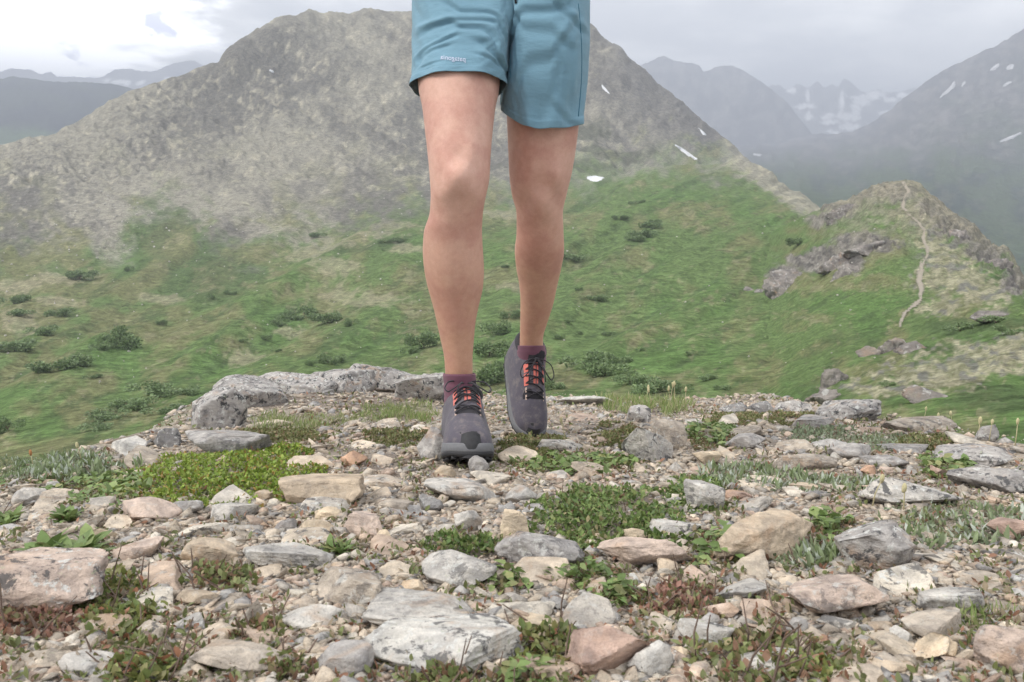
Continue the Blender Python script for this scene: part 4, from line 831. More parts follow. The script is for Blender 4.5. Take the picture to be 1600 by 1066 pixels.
REAR = [(-30, 790, 916, 1.70, 1.1, 0), (90, 788, 912, 1.705, 1.12, 0), (190, 792, 905, 1.725, 1.13, 0), (240, 794, 899, 1.742, 1.12, 0), (278, 796, 892, 1.757, 1.12, 0), (306, 800, 885, 1.77, 1.13, 0), (334, 807, 879.5, 1.79, 1.15, .0), (362, 807, 881, 1.815, 1.15, .006),
 (391, 804, 882, 1.845, 1.16, .010), (419, 806.5, 877.5, 1.88, 1.18, .010), (447, 811.5, 871, 1.92, 1.2, .008), (475, 813, 865, 1.96, 1.2, .005), (503, 812.5, 856, 2.0, 1.25, .003), (531, 812, 848.5, 2.04, 1.3, .0), (556, 811, 850, 2.075, 1.4, .0), (585, 806, 850, 2.10, 1.4, .0)]
PERSON = thing('person', 'hiker in blue shorts and dark trail shoes walking towards the camera', 'person', tuple(P(735, 728, 1.6)))
PB = np.array(PERSON.location)
def knee(V, px, py, dep, k=1.0):
    c = P(px, py, dep)
    d = V-c; xx, uu = d@XA, d@UA; front = sstep(0.02, -0.05, d@FW)
    g = lambda x0, u0, rx, ru: np.exp(-(((xx-x0)/rx)**2+((uu-u0)/ru)**2))*front
    out = .0085*g(0, 0, .030, .026)-.006*g(.036, .018, .012, .022)-.006*g(-.036, .012, .012, .022)-.004*g(0, -.036, .03, .012)+.006*g(.0, -.062, .018, .020)+.006*g(.030, .062, .018, .028)-.003*g(0, .045, .02, .016)+.0035*g(.004, -.17, .010, .09)
    return V-FW*(out*k)[..., None]
def build_body():
    parts = []
    Vf, _, _ = loft(FRONT); parts.append(solid(knee(Vf, 718, 286, 1.53, 2.2))); Vr, _, _ = loft(REAR); parts.append(solid(knee(Vr, 846, 330, 1.75, 2.2)))
    pel = P(784, -20, 1.70); up = np.array([0, 0, 1.0]); fwd = np.array([0, -1.0, 0])
    th = np.linspace(0, 2*np.pi, 40, endpoint=False)
    prof = [(-.12, .12, .09), (-.05, .170, .110), (.02, .178, .115), (.10, .165, .105), (.20, .150, .098), (.30, .165, .108), (.40, .180, .112), (.48, .172, .10), (.53, .12, .075), (.56, .062, .060), (.64, .056, .058)]
    V = np.array([[pel+XA*(a*math.cos(t))+fwd*(b*math.sin(t)+.05*h)+up*h for t in th] for h, a, b in prof]); parts.append(solid(V))
    hc = pel+up*.745+fwd*.06; hv, hf = ICO[3]                                # head with brow, nose, chin, ears
    H = hv*np.array([.075, .098, .115]); H[:, 0] *= 1-.18*sstep(0, -.1, H[:, 2]); H[:, 1] += -.012*sstep(-.02, -.10, H[:, 2])
    parts.append(((H+hc).tolist(), hf.tolist()))
    for s, (dx, dy, dz, sc) in ((1, (0, -.102, -.012, (.014, .022, .026))), (1, (0, -.088, -.088, (.026, .02, .018))), (1, (.078, .005, -.008, (.012, .02, .032))), (1, (-.078, .005, -.008, (.012, .02, .032)))):
        v, f = ICO[2]; parts.append(((v*np.array(sc)+hc+np.array([dx, dy, dz])).tolist(), f.tolist()))
    for s in (-1, 1):                                                         # arms bent, hands at the chest
        sh = pel+XA*.185*s+up*.45+fwd*.02; el = sh+XA*.07*s-up*.27+fwd*-.04; wr = el-XA*.06*s+up*.16+fwd*.20; hd = wr-XA*.02*s+up*.06+fwd*.05
        pts = [sh-XA*.04*s, sh, sh*.5+el*.5, el, el*.55+wr*.45, wr, hd]; parts.append(tube(pts, [.05, .056, .047, .040, .042, .028, .036], 16))
        for k in range(4):
            b = hd+XA*(.009*(k-1.5)*1.9); parts.append(tube([b, b+up*.035+fwd*.02, b+up*.055-fwd*.0, b+up*.05-fwd*.02], [.0095, .009, .0085, .008], 8))
        b = hd-XA*.03*s; parts.append(tube([hd-XA*.012*s, b-XA*.012*s+up*.02, b-XA*.014*s+up*.045], [.011, .0105, .009], 8))
    V, F = join(parts); me = mesh('body', np.array(V)-PB, F)
    bmx = bmesh.new(); bmx.from_mesh(me); bmesh.ops.recalc_face_normals(bmx, faces=bmx.faces); bmx.to_mesh(me); bmx.free()
    o = ob('body', me, M_skin); md = o.modifiers.new('r', 'REMESH'); md.mode = 'VOXEL'; md.voxel_size = 0.0055; md.use_smooth_shade = True; m2 = o.modifiers.new('s', 'SMOOTH'); m2.factor = 0.5; m2.iterations = 4
    dg = bpy.context.evaluated_depsgraph_get(); me2 = bpy.data.meshes.new_from_object(o.evaluated_get(dg)); o.modifiers.clear(); o.data = me2; me2.name = 'body'
    if not me2.materials: me2.materials.append(M_skin)
    me2.polygons.foreach_set('use_smooth', np.ones(len(me2.polygons), bool)); o.parent = PERSON
    # shirt, hair: above the frame, kept simple
    prof = [(.04, .185, .122), (.12, .178, .118), (.22, .166, .112), (.32, .178, .120), (.41, .194, .125), (.48, .186, .112), (.535, .13, .085), (.555, .075, .07)]
    V = np.array([[pel+XA*(a*math.cos(t))+fwd*(b*math.sin(t)+.05*h)+up*h for t in th] for h, a, b in prof]); sh = ob('shirt', mesh('shirt', V.reshape(-1, 3)-PB, gridfaces(len(prof), 40, True)), M_shirt, PERSON)
    for s in (-1, 1):
        a = pel+XA*.165*s+up*.455+fwd*.02; b = a+XA*.075*s-up*.19+fwd*-.02; ob('sleeve', mesh('sleeve', *(lambda v: (np.array(v[0])-PB, v[1]))(tube([a, a*.5+b*.5, b], [.066, .066, .06], 20, False))), M_shirt, sh)
    v, f = ICO[3]; keep = [list(q) for q in f if v[q].mean(0)[2]*1.0-v[q].mean(0)[1]*-.75 > .22]; hh = v*np.array([.081, .104, .120])*(1+.02*fbm(v[:, 0]*6, v[:, 1]*6, v[:, 2]*6, 2))[:, None]+np.array(hc)-PB
    ob('hair', mesh('hair', hh, keep), M_hair, PERSON)
build_body()
# --- shorts: two fabric tubes meeting at the centre seam
def short_leg(seam_side, rows, hem, wr):
    """rows: (v, centre px, half width px, py, depth, half depth m, squareness of the seam side); hem: (front rise px)"""
    a = np.array(rows, float); nv, nt_ = 130, 150; v = np.linspace(0, 1, nv); cx, hw, py, D, hd, sq = (pchip(a[:, 0], a[:, i], v)[:, None] for i in range(1, 7))
    th = np.linspace(0, 2*np.pi, nt_, endpoint=False)[None, :]; c, s = np.cos(th), np.sin(th)
    inner = (c*seam_side > 0); e = np.where(inner, 1-sq*0.84, 1.0); cc = np.sign(c)*abs(c)**e; ss = np.sign(s)*abs(s)**np.where(inner, 1-sq*.55, 1.0)
    tilt = hem*sstep(0.35, 1.0, v)[:, None]
    pyy = py+tilt*s; w = wr(v[:, None], th, (c, s))
    w = w+0.0009*(v[:, None] > .945)
    X = cx+hw*cc; pyy = pyy-np.where(inner & (seam_side < 0), 26*sstep(.35, 1.0, v)[:, None]*abs(c)**2.2, 0); V = P(X, pyy, D+hd*ss)
    nrm = XA*cc[..., None]+FW*(ss*1.0)[..., None]; nrm /= np.linalg.norm(nrm, axis=-1)[..., None]
    return V+nrm*w[..., None], v, th
def crease(v, c, v0, sl, cv, wd, depth, c0, c1):
    """one fold: valley with a puffed ridge above it, along v = v0 + sl*c + cv*c*c, for c in c0..c1"""
    e = (v-(v0+sl*c+cv*c*c))/wd; win = sstep(c0-.12, c0+.12, c)*sstep(c1+.12, c1-.12, c)
    return win*depth*(-np.exp(-e*e)+.8*np.exp(-((e+1.7)/1.3)**2))
def wrF(v, th, cs):
    c, s = cs; fr = sstep(0.3, -0.6, s); r = 0
    for q in [(.70, .16, .05, .022, .0085, .0, .95), (.62, .20, .10, .020, .0075, -.25, .9), (.56, .05, .16, .018, .005, -.8, .2), (.66, -.03, .20, .016, .0045, -.95, -.1), (.74, .02, .16, .016, .004, -.9, -.2), (.80, .10, .02, .016, .0035, .1, .8), (.48, .26, .0, .022, .005, -.3, .8), (.86, -.05, .0, .012, .0022, -.9, -.45), (.52, -.14, .0, .02, .004, -.95, -.3)]: r = r+crease(v, c+.10*vnoise(v*9, s*2), *q)
    return .8*r*fr+.0035*fbm(c*3, s*3+v*9, 2.0, 4)*(.4+.6*fr)+.003*np.sin(th*7+3*v)*sstep(.85, 1, v)
def wrR(v, th, cs):
    c, s = cs; fr = sstep(0.5, -0.5, s); r = 0
    for q in [(.36, -.10, .10, .025, .005, -.9, .5), (.46, .18, .0, .03, .004, -.6, .6), (.30, .20, .0, .02, .004, .0, .9), (.62, -.30, .0, .035, .0035, -.5, .7), (.80, .25, .0, .03, .003, .2, .95)]: r = r+crease(v, c, *q)
    return r*fr+.007*fr*fbm(c*2.4-v*1.1, v*2.2+4, 3.0, 4)+.004*np.sin(th*8+v*5+2*vnoise(v*3, c*2))*sstep(.5, 1.0, v)
A_ = [(0, 722, 78, -95, 1.690, .118, 1), (.25, 721, 77, -35, 1.685, .120, 1), (.5, 720.5, 77, 25, 1.675, .118, .95), (.72, 719, 76, 80, 1.655, .110, .7), (.88, 717, 75, 116, 1.640, .106, .35), (1, 715.5, 75, 135, 1.632, .104, .1)]
B_ = [(0, 859, 63, -95, 1.690, .116, 1), (.22, 859.5, 63, -25, 1.690, .118, 1), (.45, 859, 63, 45, 1.692, .117, 1), (.70, 855, 63.5, 115, 1.703, .112, .8), (.86, 849, 65, 160, 1.715, .106, .3), (1, 847, 65, 191, 1.722, .103, .05)]
VA, _, _ = short_leg(+1, A_, 24.0, wrF); VB, _, _ = short_leg(-1, B_, -10.0, wrR)
gy = np.linspace(-95, 112, 40); aa, ba = np.array(A_, float), np.array(B_, float)
dA_, dB_ = np.interp(gy, aa[:, 3], aa[:, 4]-aa[:, 5]), np.interp(gy, ba[:, 3], ba[:, 4]-ba[:, 5]); gu = np.linspace(0, 1, 15)
GX, GYY = 784+(812-784)*gu[None, :]+0*gy[:, None], gy[:, None]+0*gu[None, :]; GD = dA_[:, None]*(1-sstep(.2, .8, gu))+dB_[:, None]*sstep(.2, .8, gu)+.0115+.0*gu+.07*sstep(15, 90, gy)[:, None]
GV = P(GX, GYY, GD)
sh_me = mesh('shorts', np.concatenate([VA.reshape(-1, 3), VB.reshape(-1, 3), GV.reshape(-1, 3)])-PB, np.concatenate([gridfaces(130, 150, True)[:, ::-1], gridfaces(130, 150, True)[:, ::-1]+130*150, gridfaces(40, 15)+2*130*150]))
SH = ob('shorts', sh_me, M_short, PERSON); so = SH.modifiers.new('thickness', 'SOLIDIFY'); so.thickness = 0.0012; so.offset = -1
bvA = BVHTree.FromPolygons(VA.reshape(-1, 3).tolist(), gridfaces(130, 150, True).tolist()); bvB = BVHTree.FromPolygons(VB.reshape(-1, 3).tolist(), gridfaces(130, 150, True).tolist())
def on_shorts(px, py, lift, bv=(bvA, bvB)):
    d = Vector(P(px, py, 1.0)).normalized(); hs = [h for h in (b.ray_cast(Vector((0, 0, 0)), d) for b in bv) if h[0] is not None]
    h = min(hs, key=lambda q: q[3]); return h[0]-d*lift
tcu = bpy.data.curves.new('logo', 'FONT'); tcu.body = 'patagonia'; tcu.size = 1.0; tcu.align_x = 'CENTER'; tcu.resolution_u = 3
to = bpy.data.objects.new('logo', tcu); COL.objects.link(to); tm = bpy.data.meshes.new_from_object(to.evaluated_get(bpy.context.evaluated_depsgraph_get())); bpy.data.objects.remove(to)
co = np.array([v.co[:] for v in tm.vertices]); wd = co[:, 0].max()-co[:, 0].min(); k = 39.0/wd          # mirrored print, 39 px wide
for v, c in zip(tm.vertices, co): v.co = on_shorts(708-c[0]*k, 94.5-c[1]*k*1.05-c[0]*k*0.10, .0014, (bvA,))-Vector(PB)
ob('logo', tm, M_logo, SH, label='small pale brand print on the leg hem, reading backwards')
for nm, pts in (('seam', [(797.5, y) for y in range(14, 128, 6)]), ('side_seam', [(903-.0*y+6*math.sin(y/60), y) for y in range(6, 186, 8)])):
    q = [on_shorts(x, y, .0003) for x, y in pts]; ob('seam', mesh('seam', *(lambda v: (np.array(v[0])-PB, v[1]))(tube(q, .0011, 6))), plain('seam_thread', (0.06, 0.18, 0.26)), SH)
q = [on_shorts(800, -30, .002), on_shorts(803, -18, .003), on_shorts(805, -6, .004), on_shorts(806, 5, .003)]
ob('drawcord', mesh('drawcord', *(lambda v: (np.array(v[0])-PB, v[1]))(tube(q, .0022, 8))), M_black, SH)
# --- socks
def sock(rings):
    V, ys, th = loft(rings, 40, 8); rib = (.0011*vnoise(ys*.22, 2.0)+.0003*np.sin(ys*1.9))[:, None]; c = V.mean(1, keepdims=True); d = V-c; d /= np.linalg.norm(d, axis=-1)[..., None]; V = V+d*(.0022+rib)[..., None]
    o = ob('sock', mesh('sock', V.reshape(-1, 3)-PB, gridfaces(*V.shape[:2], True)), M_sock, PERSON); s = o.modifiers.new('thickness', 'SOLIDIFY'); s.thickness = .002; s.offset = -1
sock([(584, 695.5, 739, 1.732, 1.3, .002), (600, 696, 742, 1.742, 1.33, .001), (620, 697, 745, 1.752, 1.34, 0), (655, 701, 748, 1.768, 1.3, 0)])
sock([(540, 811, 849.5, 2.055, 1.36, 0), (556, 810.5, 850.5, 2.075, 1.38, 0), (572, 810, 850, 2.090, 1.3, 0), (586, 811, 848, 2.10, 1.2, 0)])
# --- shoes, local frame: x across, y heel to toe, z up from the tread
YS = [0, .012, .03, .06, .09, .13, .16, .19, .22, .245, .265, .279, .288]
WS = [.022, .032, .0385, .0415, .0415, .0415, .0435, .0465, .0475, .0455, .0395, .027, .006]
HS = [.090, .114, .128, .134, .144, .137, .124, .105, .088, .074, .062, .050, .038]
fw = lambda y: np.interp(y, YS, WS) if False else pchip(YS, WS, y)
fh = lambda y: pchip(YS, HS, y)
fz = lambda y: .029-.004*sstep(.05, .2, y)+.012*sstep(.20, .288, y)
ftread = lambda y: .014*sstep(.19, .288, y)**1.3+.006*sstep(.05, 0, y)
fp = lambda y: .42+.48*sstep(.085, .17, y)
fc = lambda y: .006*sstep(.12, .26, y)                      # big-toe side swing
def top(x, y, lift=0.0):
    x, y = np.asarray(x, float), np.asarray(y, float); w, h, z0 = fw(y), fh(y), fz(y); c = np.clip(abs(x)/w, 0, .98)**(1/.8)
    return np.stack([x+fc(y)*1.0, y+lift*.3, z0+(h-z0)*np.sqrt(1-c*c)**fp(y)+lift], -1)
def shoe(label, M, mir):
    def T(V): V = np.asarray(V, float).reshape(-1, 3)*np.array([mir, 1, 1]); return V@M[:3, :3].T+M[:3, 3]-PB
    def FF(F): return (np.asarray(F)[:, ::-1] if isinstance(F, np.ndarray) else [f[::-1] for f in F]) if mir < 0 else F
    y = np.concatenate([np.linspace(0, .26, 44), np.linspace(.263, .288, 16)]); th = np.linspace(0, np.pi, 41); c, s = np.cos(th), np.sin(th)
    X = fw(y)[:, None]*(np.sign(c)*abs(c)**.8)+fc(y)[:, None]; Z = fz(y)[:, None]-.006+(fh(y)-fz(y)+.006)[:, None]*abs(s)**fp(y)[:, None]
    Z = Z+.0022*fbm(X*60, y[:, None]*60, 1.0, 3)*s-.004*np.exp(-((y[:, None]-.205+.2*abs(X))/.012)**2)*s*.5
    V = np.stack([X, np.broadcast_to(y[:, None], X.shape), Z], -1)
    o = ob('shoe', mesh('shoe', T(V), FF(gridfaces(60, 41))), M_upper, PERSON, label=label); sm = o.modifiers.new('thickness', 'SOLIDIFY'); sm.thickness = .003; sm.offset = -1
    def sub(name, V, F, mat, smooth=True): return ob(name, mesh(name, T(V), FF(F), smooth), mat, o)
    # midsole and outsole: closed outline lofts
    t = np.linspace(0, 2*np.pi, 96, endpoint=False)
    yy = .145-.1515*np.cos(t); sd = np.sign(np.sin(t)); yc = np.clip(yy, 0, .288)
    wx = pchip([-.0066, -.004, .0, .01, .03, .06, .09, .13, .16, .19, .22, .245, .265, .28, .29, .2945, .2966], [0, .013, .021, .030, .039, .0425, .0435, .044, .0465, .0495, .051, .0495, .045, .0355, .024, .014, 0], yy)
    def outl(g, zf): return np.stack([sd*wx*g+fc(yc), .144+(yy-.144)*(1+(g-1)*.35), zf], -1)
    z1 = fz(yc)+.006+.004*np.sin(yc*40); z0 = ftread(yc)
    rings = [outl(.90, z0+.007), outl(1.02, z0+.010), outl(1.05, z0*.5+z1*.5), outl(1.0, z1-.001), outl(.95, z1+.0015), outl(.80, z1)]
    F = gridfaces(6, 96, True).tolist()+[[5*96+k for k in range(96)], list(range(96))[::-1]]; sub('midsole', np.array(rings), F, M_mid)
    rings = [outl(.80, z0), outl(.97, z0+.0005), outl(1.035, z0+.006), outl(1.03, z0+.011), outl(.8, z0+.011)]
    F = gridfaces(5, 96, True).tolist()+[[4*96+k for k in range(96)], list(range(96))[::-1]]; out_parts = [(np.array(rings).reshape(-1, 3).tolist(), F)]
    for j, ly in enumerate(np.linspace(.02, .272, 12)):
        w_ = float(pchip(YS, WS, np.array([ly]))[0])
        for lx in (-.9, -.42, .0, .42, .9):
            x0, zt = lx*w_+float(fc(ly)), float(ftread(np.array(ly))); a, bq, h = .0052, .0065, .0042
            bv = [(x0+sx*a, ly+sy*bq+(.004 if abs(lx) < .5 else 0), zt+sz) for sz in (-h, .002) for sx, sy in ((-1, -1), (1, -1), (1, 1), (-1, 1))]
            out_parts.append((bv, [[3, 2, 1, 0], [4, 5, 6, 7], [0, 1, 5, 4], [1, 2, 6, 5], [2, 3, 7, 6], [3, 0, 4, 7]]))
    sub('outsole', *join(out_parts), M_outs)
    # rubber toe bumper wrapped up over the tip
    ub = np.linspace(-1, 1, 21); zb = np.linspace(0, 1, 9); UB, ZB = np.meshgrid(ub, zb); xw = (.024-.006*ZB)*UB; yb = .2988-.030*(abs(xw)/.030)**2.4-.010*ZB**3-.001*np.sin(ZB*9)
    Vb = np.stack([xw+.0062, yb, .013+(.044+.006*(1-UB**2))*ZB], -1); sub('toe_cap', Vb, gridfaces(9, 21), M_outs)
    ex, ey = np.meshgrid(np.linspace(-.021, .021, 13), np.linspace(.268, .284, 5)); tv = top(ex*np.clip((.2905-ey)/.02, .3, 1), ey, .003); sub('toe_rand', tv, gridfaces(5, 13), M_outs)
    # side overlays
    for sx in (-1, 1):
        yo = np.linspace(.075, .255, 30); zo = np.linspace(0, 1, 5); YO, ZO = np.meshgrid(yo, zo); a = (.06+.20*ZO*(0.55+.45*np.sin((YO-.075)*17)))*np.pi
        cO, sO = np.cos(a), np.sin(a); Xo = (fw(YO.ravel()).reshape(YO.shape)+.0012)*cO**.8*sx+fc(YO); Zo = fz(YO)-.006+(fh(YO.ravel()).reshape(YO.shape)-fz(YO)+.006)*sO**fp(YO)
        sub('overlay', np.stack([Xo, YO, Zo], -1), gridfaces(5, 30)[:, ::(1 if sx > 0 else -1)], M_over)
    # tongue, collar, pull tab
    tx, ty = np.meshgrid(np.linspace(-.023, .023, 13), np.linspace(.100, .212, 24)); tv = top(tx, ty, .0025); tv[..., 2] += .024*sstep(.130, .100, ty); sub('tongue', tv, gridfaces(24, 13), M_black)
    ring = [(.0385*math.cos(k*.2094), .056+.056*math.sin(k*.2094), .130+.018*math.sin(k*.2094)-.008*abs(math.cos(k*.2094))) for k in range(31)]; sub('collar', *tube(ring, .0075, 10, False), M_black)
    # eyestay straps and webbing
    for sx in (-1, 1):
        ex, ey = np.meshgrid(np.linspace(.0225, .0325, 5)*sx, np.linspace(.104, .218, 22)); sub('eyestay', top(ex, ey, .0022), gridfaces(22, 5)[:, ::(-1 if sx < 0 else 1)], M_black if sx else M_over)
    for (xa, xb, ya, yb2) in ((-.0300, -.0205, .122, .145), (-.0295, -.0200, .148, .178), (.0205, .0285, .124, .146), (.0205, .0290, .149, .172), (-.0075, -.0010, .118, .176), (.0018, .0065, .118, .176)):
        ex, ey = np.meshgrid(np.linspace(xa, xb, 4), np.linspace(ya, yb2, 8)); sub('webbing', top(ex, ey, .0048), gridfaces(8, 4), M_coral)
    for sx in (-1, 1):
        for yl in (.188, .206): ex, ey = np.meshgrid(np.linspace(.0235, .027, 3)*sx, np.linspace(yl-.006, yl+.006, 4)); sub('eyelet', top(ex, ey, .0036), gridfaces(4, 3), plain('eyelet', (.55, .42, .36)))
    # laces
    yl = [.208, .190, .172, .154, .137, .122]
    for j in range(5):
        for sx in ((-1, 1) if j % 2 == 0 else (1,)):
            u = np.linspace(0, 1, 9); q = top(sx*(.026-.052*u), yl[j]+(yl[j+1]-yl[j])*u, .0058); q[:, 2] += .003*np.sin(u*np.pi); sub('lace', *tube(q, .0019, 6), M_black)
    k0 = top(np.array([0.0]), np.array([.116]), .012)[0]
    for sx in (-1, 1):
        lp = [k0, k0+[.018*sx, .004, .006], k0+[.040*sx, .018, .004], k0+[.050*sx, .042, -.010], k0+[.043*sx, .056, -.018], k0+[.030*sx, .046, -.010], k0+[.012*sx, .020, .002], k0]
        lp = np.array(lp); u = np.linspace(0, 7, 40); lp = np.stack([np.interp(u, range(8), lp[:, i]) for i in range(3)], -1)
        for _ in range(3): lp[1:-1] = (lp[:-2]+lp[1:-1]*2+lp[2:])/4
        sub('lace', *tube(lp, .0016, 6), M_black); e = np.array([k0, k0+[.010*sx, .012, .003], k0+[.020*sx, .040, -.005], k0+[.024*sx, .062, -.016]]); sub('lace', *tube(e, .0016, 6), M_black)
    v, f = ICO[2]; sub('knot', v*np.array([.007, .005, .004])+k0, f, M_black)
    return o
def frame(heel, toe_dir, up_dir):
    t = np.array(toe_dir, float); t /= np.linalg.norm(t); u = np.array(up_dir, float); u -= t*(u@t); u /= np.linalg.norm(u); x = np.cross(t, u)
    M = np.eye(4); M[:3, 0], M[:3, 1], M[:3, 2], M[:3, 3] = x, t, u, heel; return M
# camera axes: XA right, UA up, FW away; toes point to the camera
td = XA*.17-FW*.985+UA*.035; ud = UA+XA*.03
heelF = cpt(-.1225, -.2475, 1.822); shoe('front trail shoe set down on the gravel', frame(heelF, td, ud), +1)
td2 = XA*.10-FW*.58-UA*.81; ud2 = UA*.60-FW*.78+XA*.30
t2 = td2/np.linalg.norm(td2); u2 = ud2-t2*(ud2@t2); u2 /= np.linalg.norm(u2)
heelR = cpt(.0400, -.246, 2.035)-.266*t2-.012*u2
shoe('rear trail shoe with the heel lifted, standing on its toe', frame(heelR, td2, ud2)@np.diag([.92, .93, .93, 1]), -1)
# ------------------------------------------------------------------ things on the far slopes
M_crag = rockmat('crag', 'obj', 0.02, 0.25)
OUT = [(1208, 1292, 396, 440, 'dark jagged crag on the left flank of the knoll'), (1284, 1344, 384, 416, 'crag right above the jagged one on the knoll flank'), (1326, 1398, 364, 398, 'pale crag just under the knoll top, left of the trail'), (1308, 1352, 392, 430, 'lowest grey crag left of the trail bend'),
 (1286, 1328, 554, 602, 'squat grey block at the near foot of the knoll'), (1344, 1378, 532, 558, 'small split rock above the squat grey block'), (1378, 1422, 516, 548, 'jagged rock where the trail disappears'), (1412, 1452, 528, 550, 'low rock right of where the trail disappears'), (1268, 1322, 600, 630, 'dark rock below the squat grey block'), (1424, 1494, 598, 626, 'grey outcrop on the pale near slope'),
 (1160, 1182, 446, 458, 'lone grey boulder on the green slope left of the knoll'), (1484, 1530, 344, 378, 'crag on the right shoulder of the knoll'), (1534, 1580, 378, 420, 'lower crag on the right shoulder of the knoll'), (1300, 1344, 312, 338, 'crag on the left skyline of the knoll'), (1530, 1600, 484, 500, 'pale slab at the right edge beyond the dip'), (1180, 1200, 450, 460, 'tiny boulder next to the lone grey boulder')]
for i, (x0, x1, y0, y1, lab) in enumerate(OUT):
    h = hit((x0+x1)/2, y1-3, ['hill', 'mountain']); q = h[0]; d = float(to_px(np.array(q))[2]); W, H = (x1-x0)/FPX*d, (y1-y0)/FPX*d
    V, F = rockverts(4000+i*11, 4, 'ang', 0.24); V = V*np.array([W*.56, W*.42, H*.66])
    o = ob('rock_outcrop', mesh('rock_outcrop', V, F, True), M_crag, label=lab, category='rock outcrop', group='rock outcrops on the knoll'); o.location = q+Vector((0, W*.32, -H*.20)); o.color = (.27, .25, .235, .5); o.rotation_euler = (0, -.38 if i in (0, 1, 2, 13) else .35 if i in (11, 12) else 0, 0)
# --- the trail
TR = [(1412, 284, 5), (1420, 298, 6), (1414, 314, 6), (1411, 325, 6), (1421, 337, 6), (1436, 349, 6), (1446, 362, 6), (1441, 374, 7), (1449, 386, 6), (1450, 396, 6), (1441, 410, 7), (1438, 424, 8), (1435, 440, 8), (1439, 455, 9), (1438, 468, 10), (1427, 480, 9), (1414, 489, 6), (1408, 500, 6), (1405, 512, 5)]
u = np.linspace(0, len(TR)-1, 260); a = np.array(TR, float); tx, ty, tw = (np.interp(u, range(len(TR)), a[:, k]) for k in range(3)); tw = .9*tw*(1+.7*fbm(u*2.2, u*0, 1.0, 3)); tx = tx+2.0*fbm(u*1.7, u*0, 5.0, 2)
TV = []
for x, y, w_ in zip(tx, ty, tw):
    for e in np.linspace(-1, 1, 5):
        h = hit(x+e*w_/2*(1+.5*math.sin(y*3.1+e*40+x)), y, ['hill']); TV.append(tuple(h[0]+Vector((0, 0, .10-.03*(1-abs(e))))) if h else tuple(P(x, y, 150)))
m, t, b = newmat('trail_dirt'); n = NOISE(t, pos(t), 2.5, 5, .6); t.links.new(MIX(t, n, (0.23, 0.205, 0.16), (0.37, 0.33, 0.27)), b.inputs['Base Color'])
ob('path', mesh('path', TV, gridfaces(260, 5)), m, kind='structure')
# --- lingering snow
M_snow = plain('snow', (0.66, 0.67, 0.70), .7, .3, .05, .5); M_snow_hazed = plain('hazed_snow', (0.46, 0.46, 0.47), .8, .2, .35, .05)  # valley snow gets a duller colour that stands in for thicker haze
SNOW = [('mountain', [(914, 277), (922, 275), (932, 275), (940, 277), (946, 278), (942, 282), (932, 285), (922, 284)], 'bright oval snow patch in the hollow right of the shorts'),
 ('mountain', [(939, 132), (943, 135), (948, 141), (954, 149), (953, 150), (947, 145), (941, 137)], 'thin snow streak high on the dark flank beside the shorts'),
 ('mountain', [(1050, 224), (1058, 227), (1068, 234), (1080, 242), (1094, 252), (1090, 253), (1077, 245), (1064, 236)], 'long diagonal snow streak low on the dark flank'),
 ('mountain', [(1089, 200), (1093, 202), (1099, 207), (1105, 213), (1101, 212), (1095, 207)], 'short snow streak above the long diagonal one'),
 ('valley', [(1463, 158), (1470, 150), (1480, 141), (1488, 132), (1494, 123), (1497, 123), (1494, 134), (1486, 142), (1476, 151)], 'large slanting snow patch on the right mountain'),
 ('valley', [(1500, 138), (1504, 130), (1509, 126), (1510, 129), (1505, 136)], 'small snow patch right of the large slanting one'),
 ('valley', [(1543, 113), (1550, 106), (1558, 100), (1564, 98), (1563, 103), (1556, 109), (1549, 112)], 'upper slanting snow patch near the right skyline'),
 ('valley', [(1569, 111), (1573, 104), (1580, 100), (1587, 100), (1585, 107), (1578, 112)], 'roundish snow patch near the right skyline'),
 ('valley', [(1564, 137), (1570, 131), (1578, 127), (1584, 127), (1578, 132), (1571, 136)], 'snow patch below the roundish one'),
 ('valley', [(1555, 224), (1566, 219), (1580, 213), (1602, 204), (1602, 208), (1584, 217), (1568, 223)], 'long thin snow streak at the right edge'),
 ('valley', [(1159, 228), (1166, 226), (1173, 227), (1179, 229), (1172, 230.5), (1164, 230)], 'small snow patch on the far valley floor'),
 ('valley', [(1174, 241), (1182, 240.5), (1194, 243), (1188, 245), (1180, 244)], 'snow patch on the valley floor behind the green ridge'),
 ('mountain', [(420, 109), (424, 110), (429, 113), (427, 114), (422, 112)], 'tiny snow fleck on the big grey mountain')]
for who, poly, lab in SNOW:
    pl = np.array(poly, float); c = pl.mean(0); pl = c+(pl-c)*(.8 if who == 'valley' else .92); den = np.concatenate([pl[k]+(pl[(k+1) % len(pl)]-pl[k])*np.linspace(0, 1, 4, endpoint=False)[:, None] for k in range(len(pl))]); den = den+np.random.default_rng(3).normal(size=den.shape)*.25
    V = []; n = len(den); ok = True
    for f in (0, .45, .8, 1.0):
        for q in (den if f else [c]):
            p = c+(q-c)*f; h = hit(p[0], p[1], [who])
            if h is None: ok = False; break
            dd_ = h[2]; V.append(tuple(h[0]+h[1]*(dd_*.0008*(1 if f < 1 else -.4))+Vector((0, 0, dd_*.0003*(1 if f < 1 else -1)))))
    if not ok: continue
    F = [[0, 1+(k+1) % n, 1+k] for k in range(n)]+[[1+r_*n+k, 1+r_*n+(k+1) % n, 1+(r_+1)*n+(k+1) % n, 1+(r_+1)*n+k] for r_ in range(2) for k in range(n)]
    ob('snow_patch', mesh('snow_patch', V, F), M_snow_hazed if who == 'valley' else M_snow, label=lab, category='snow patch', group='lingering snow patches')
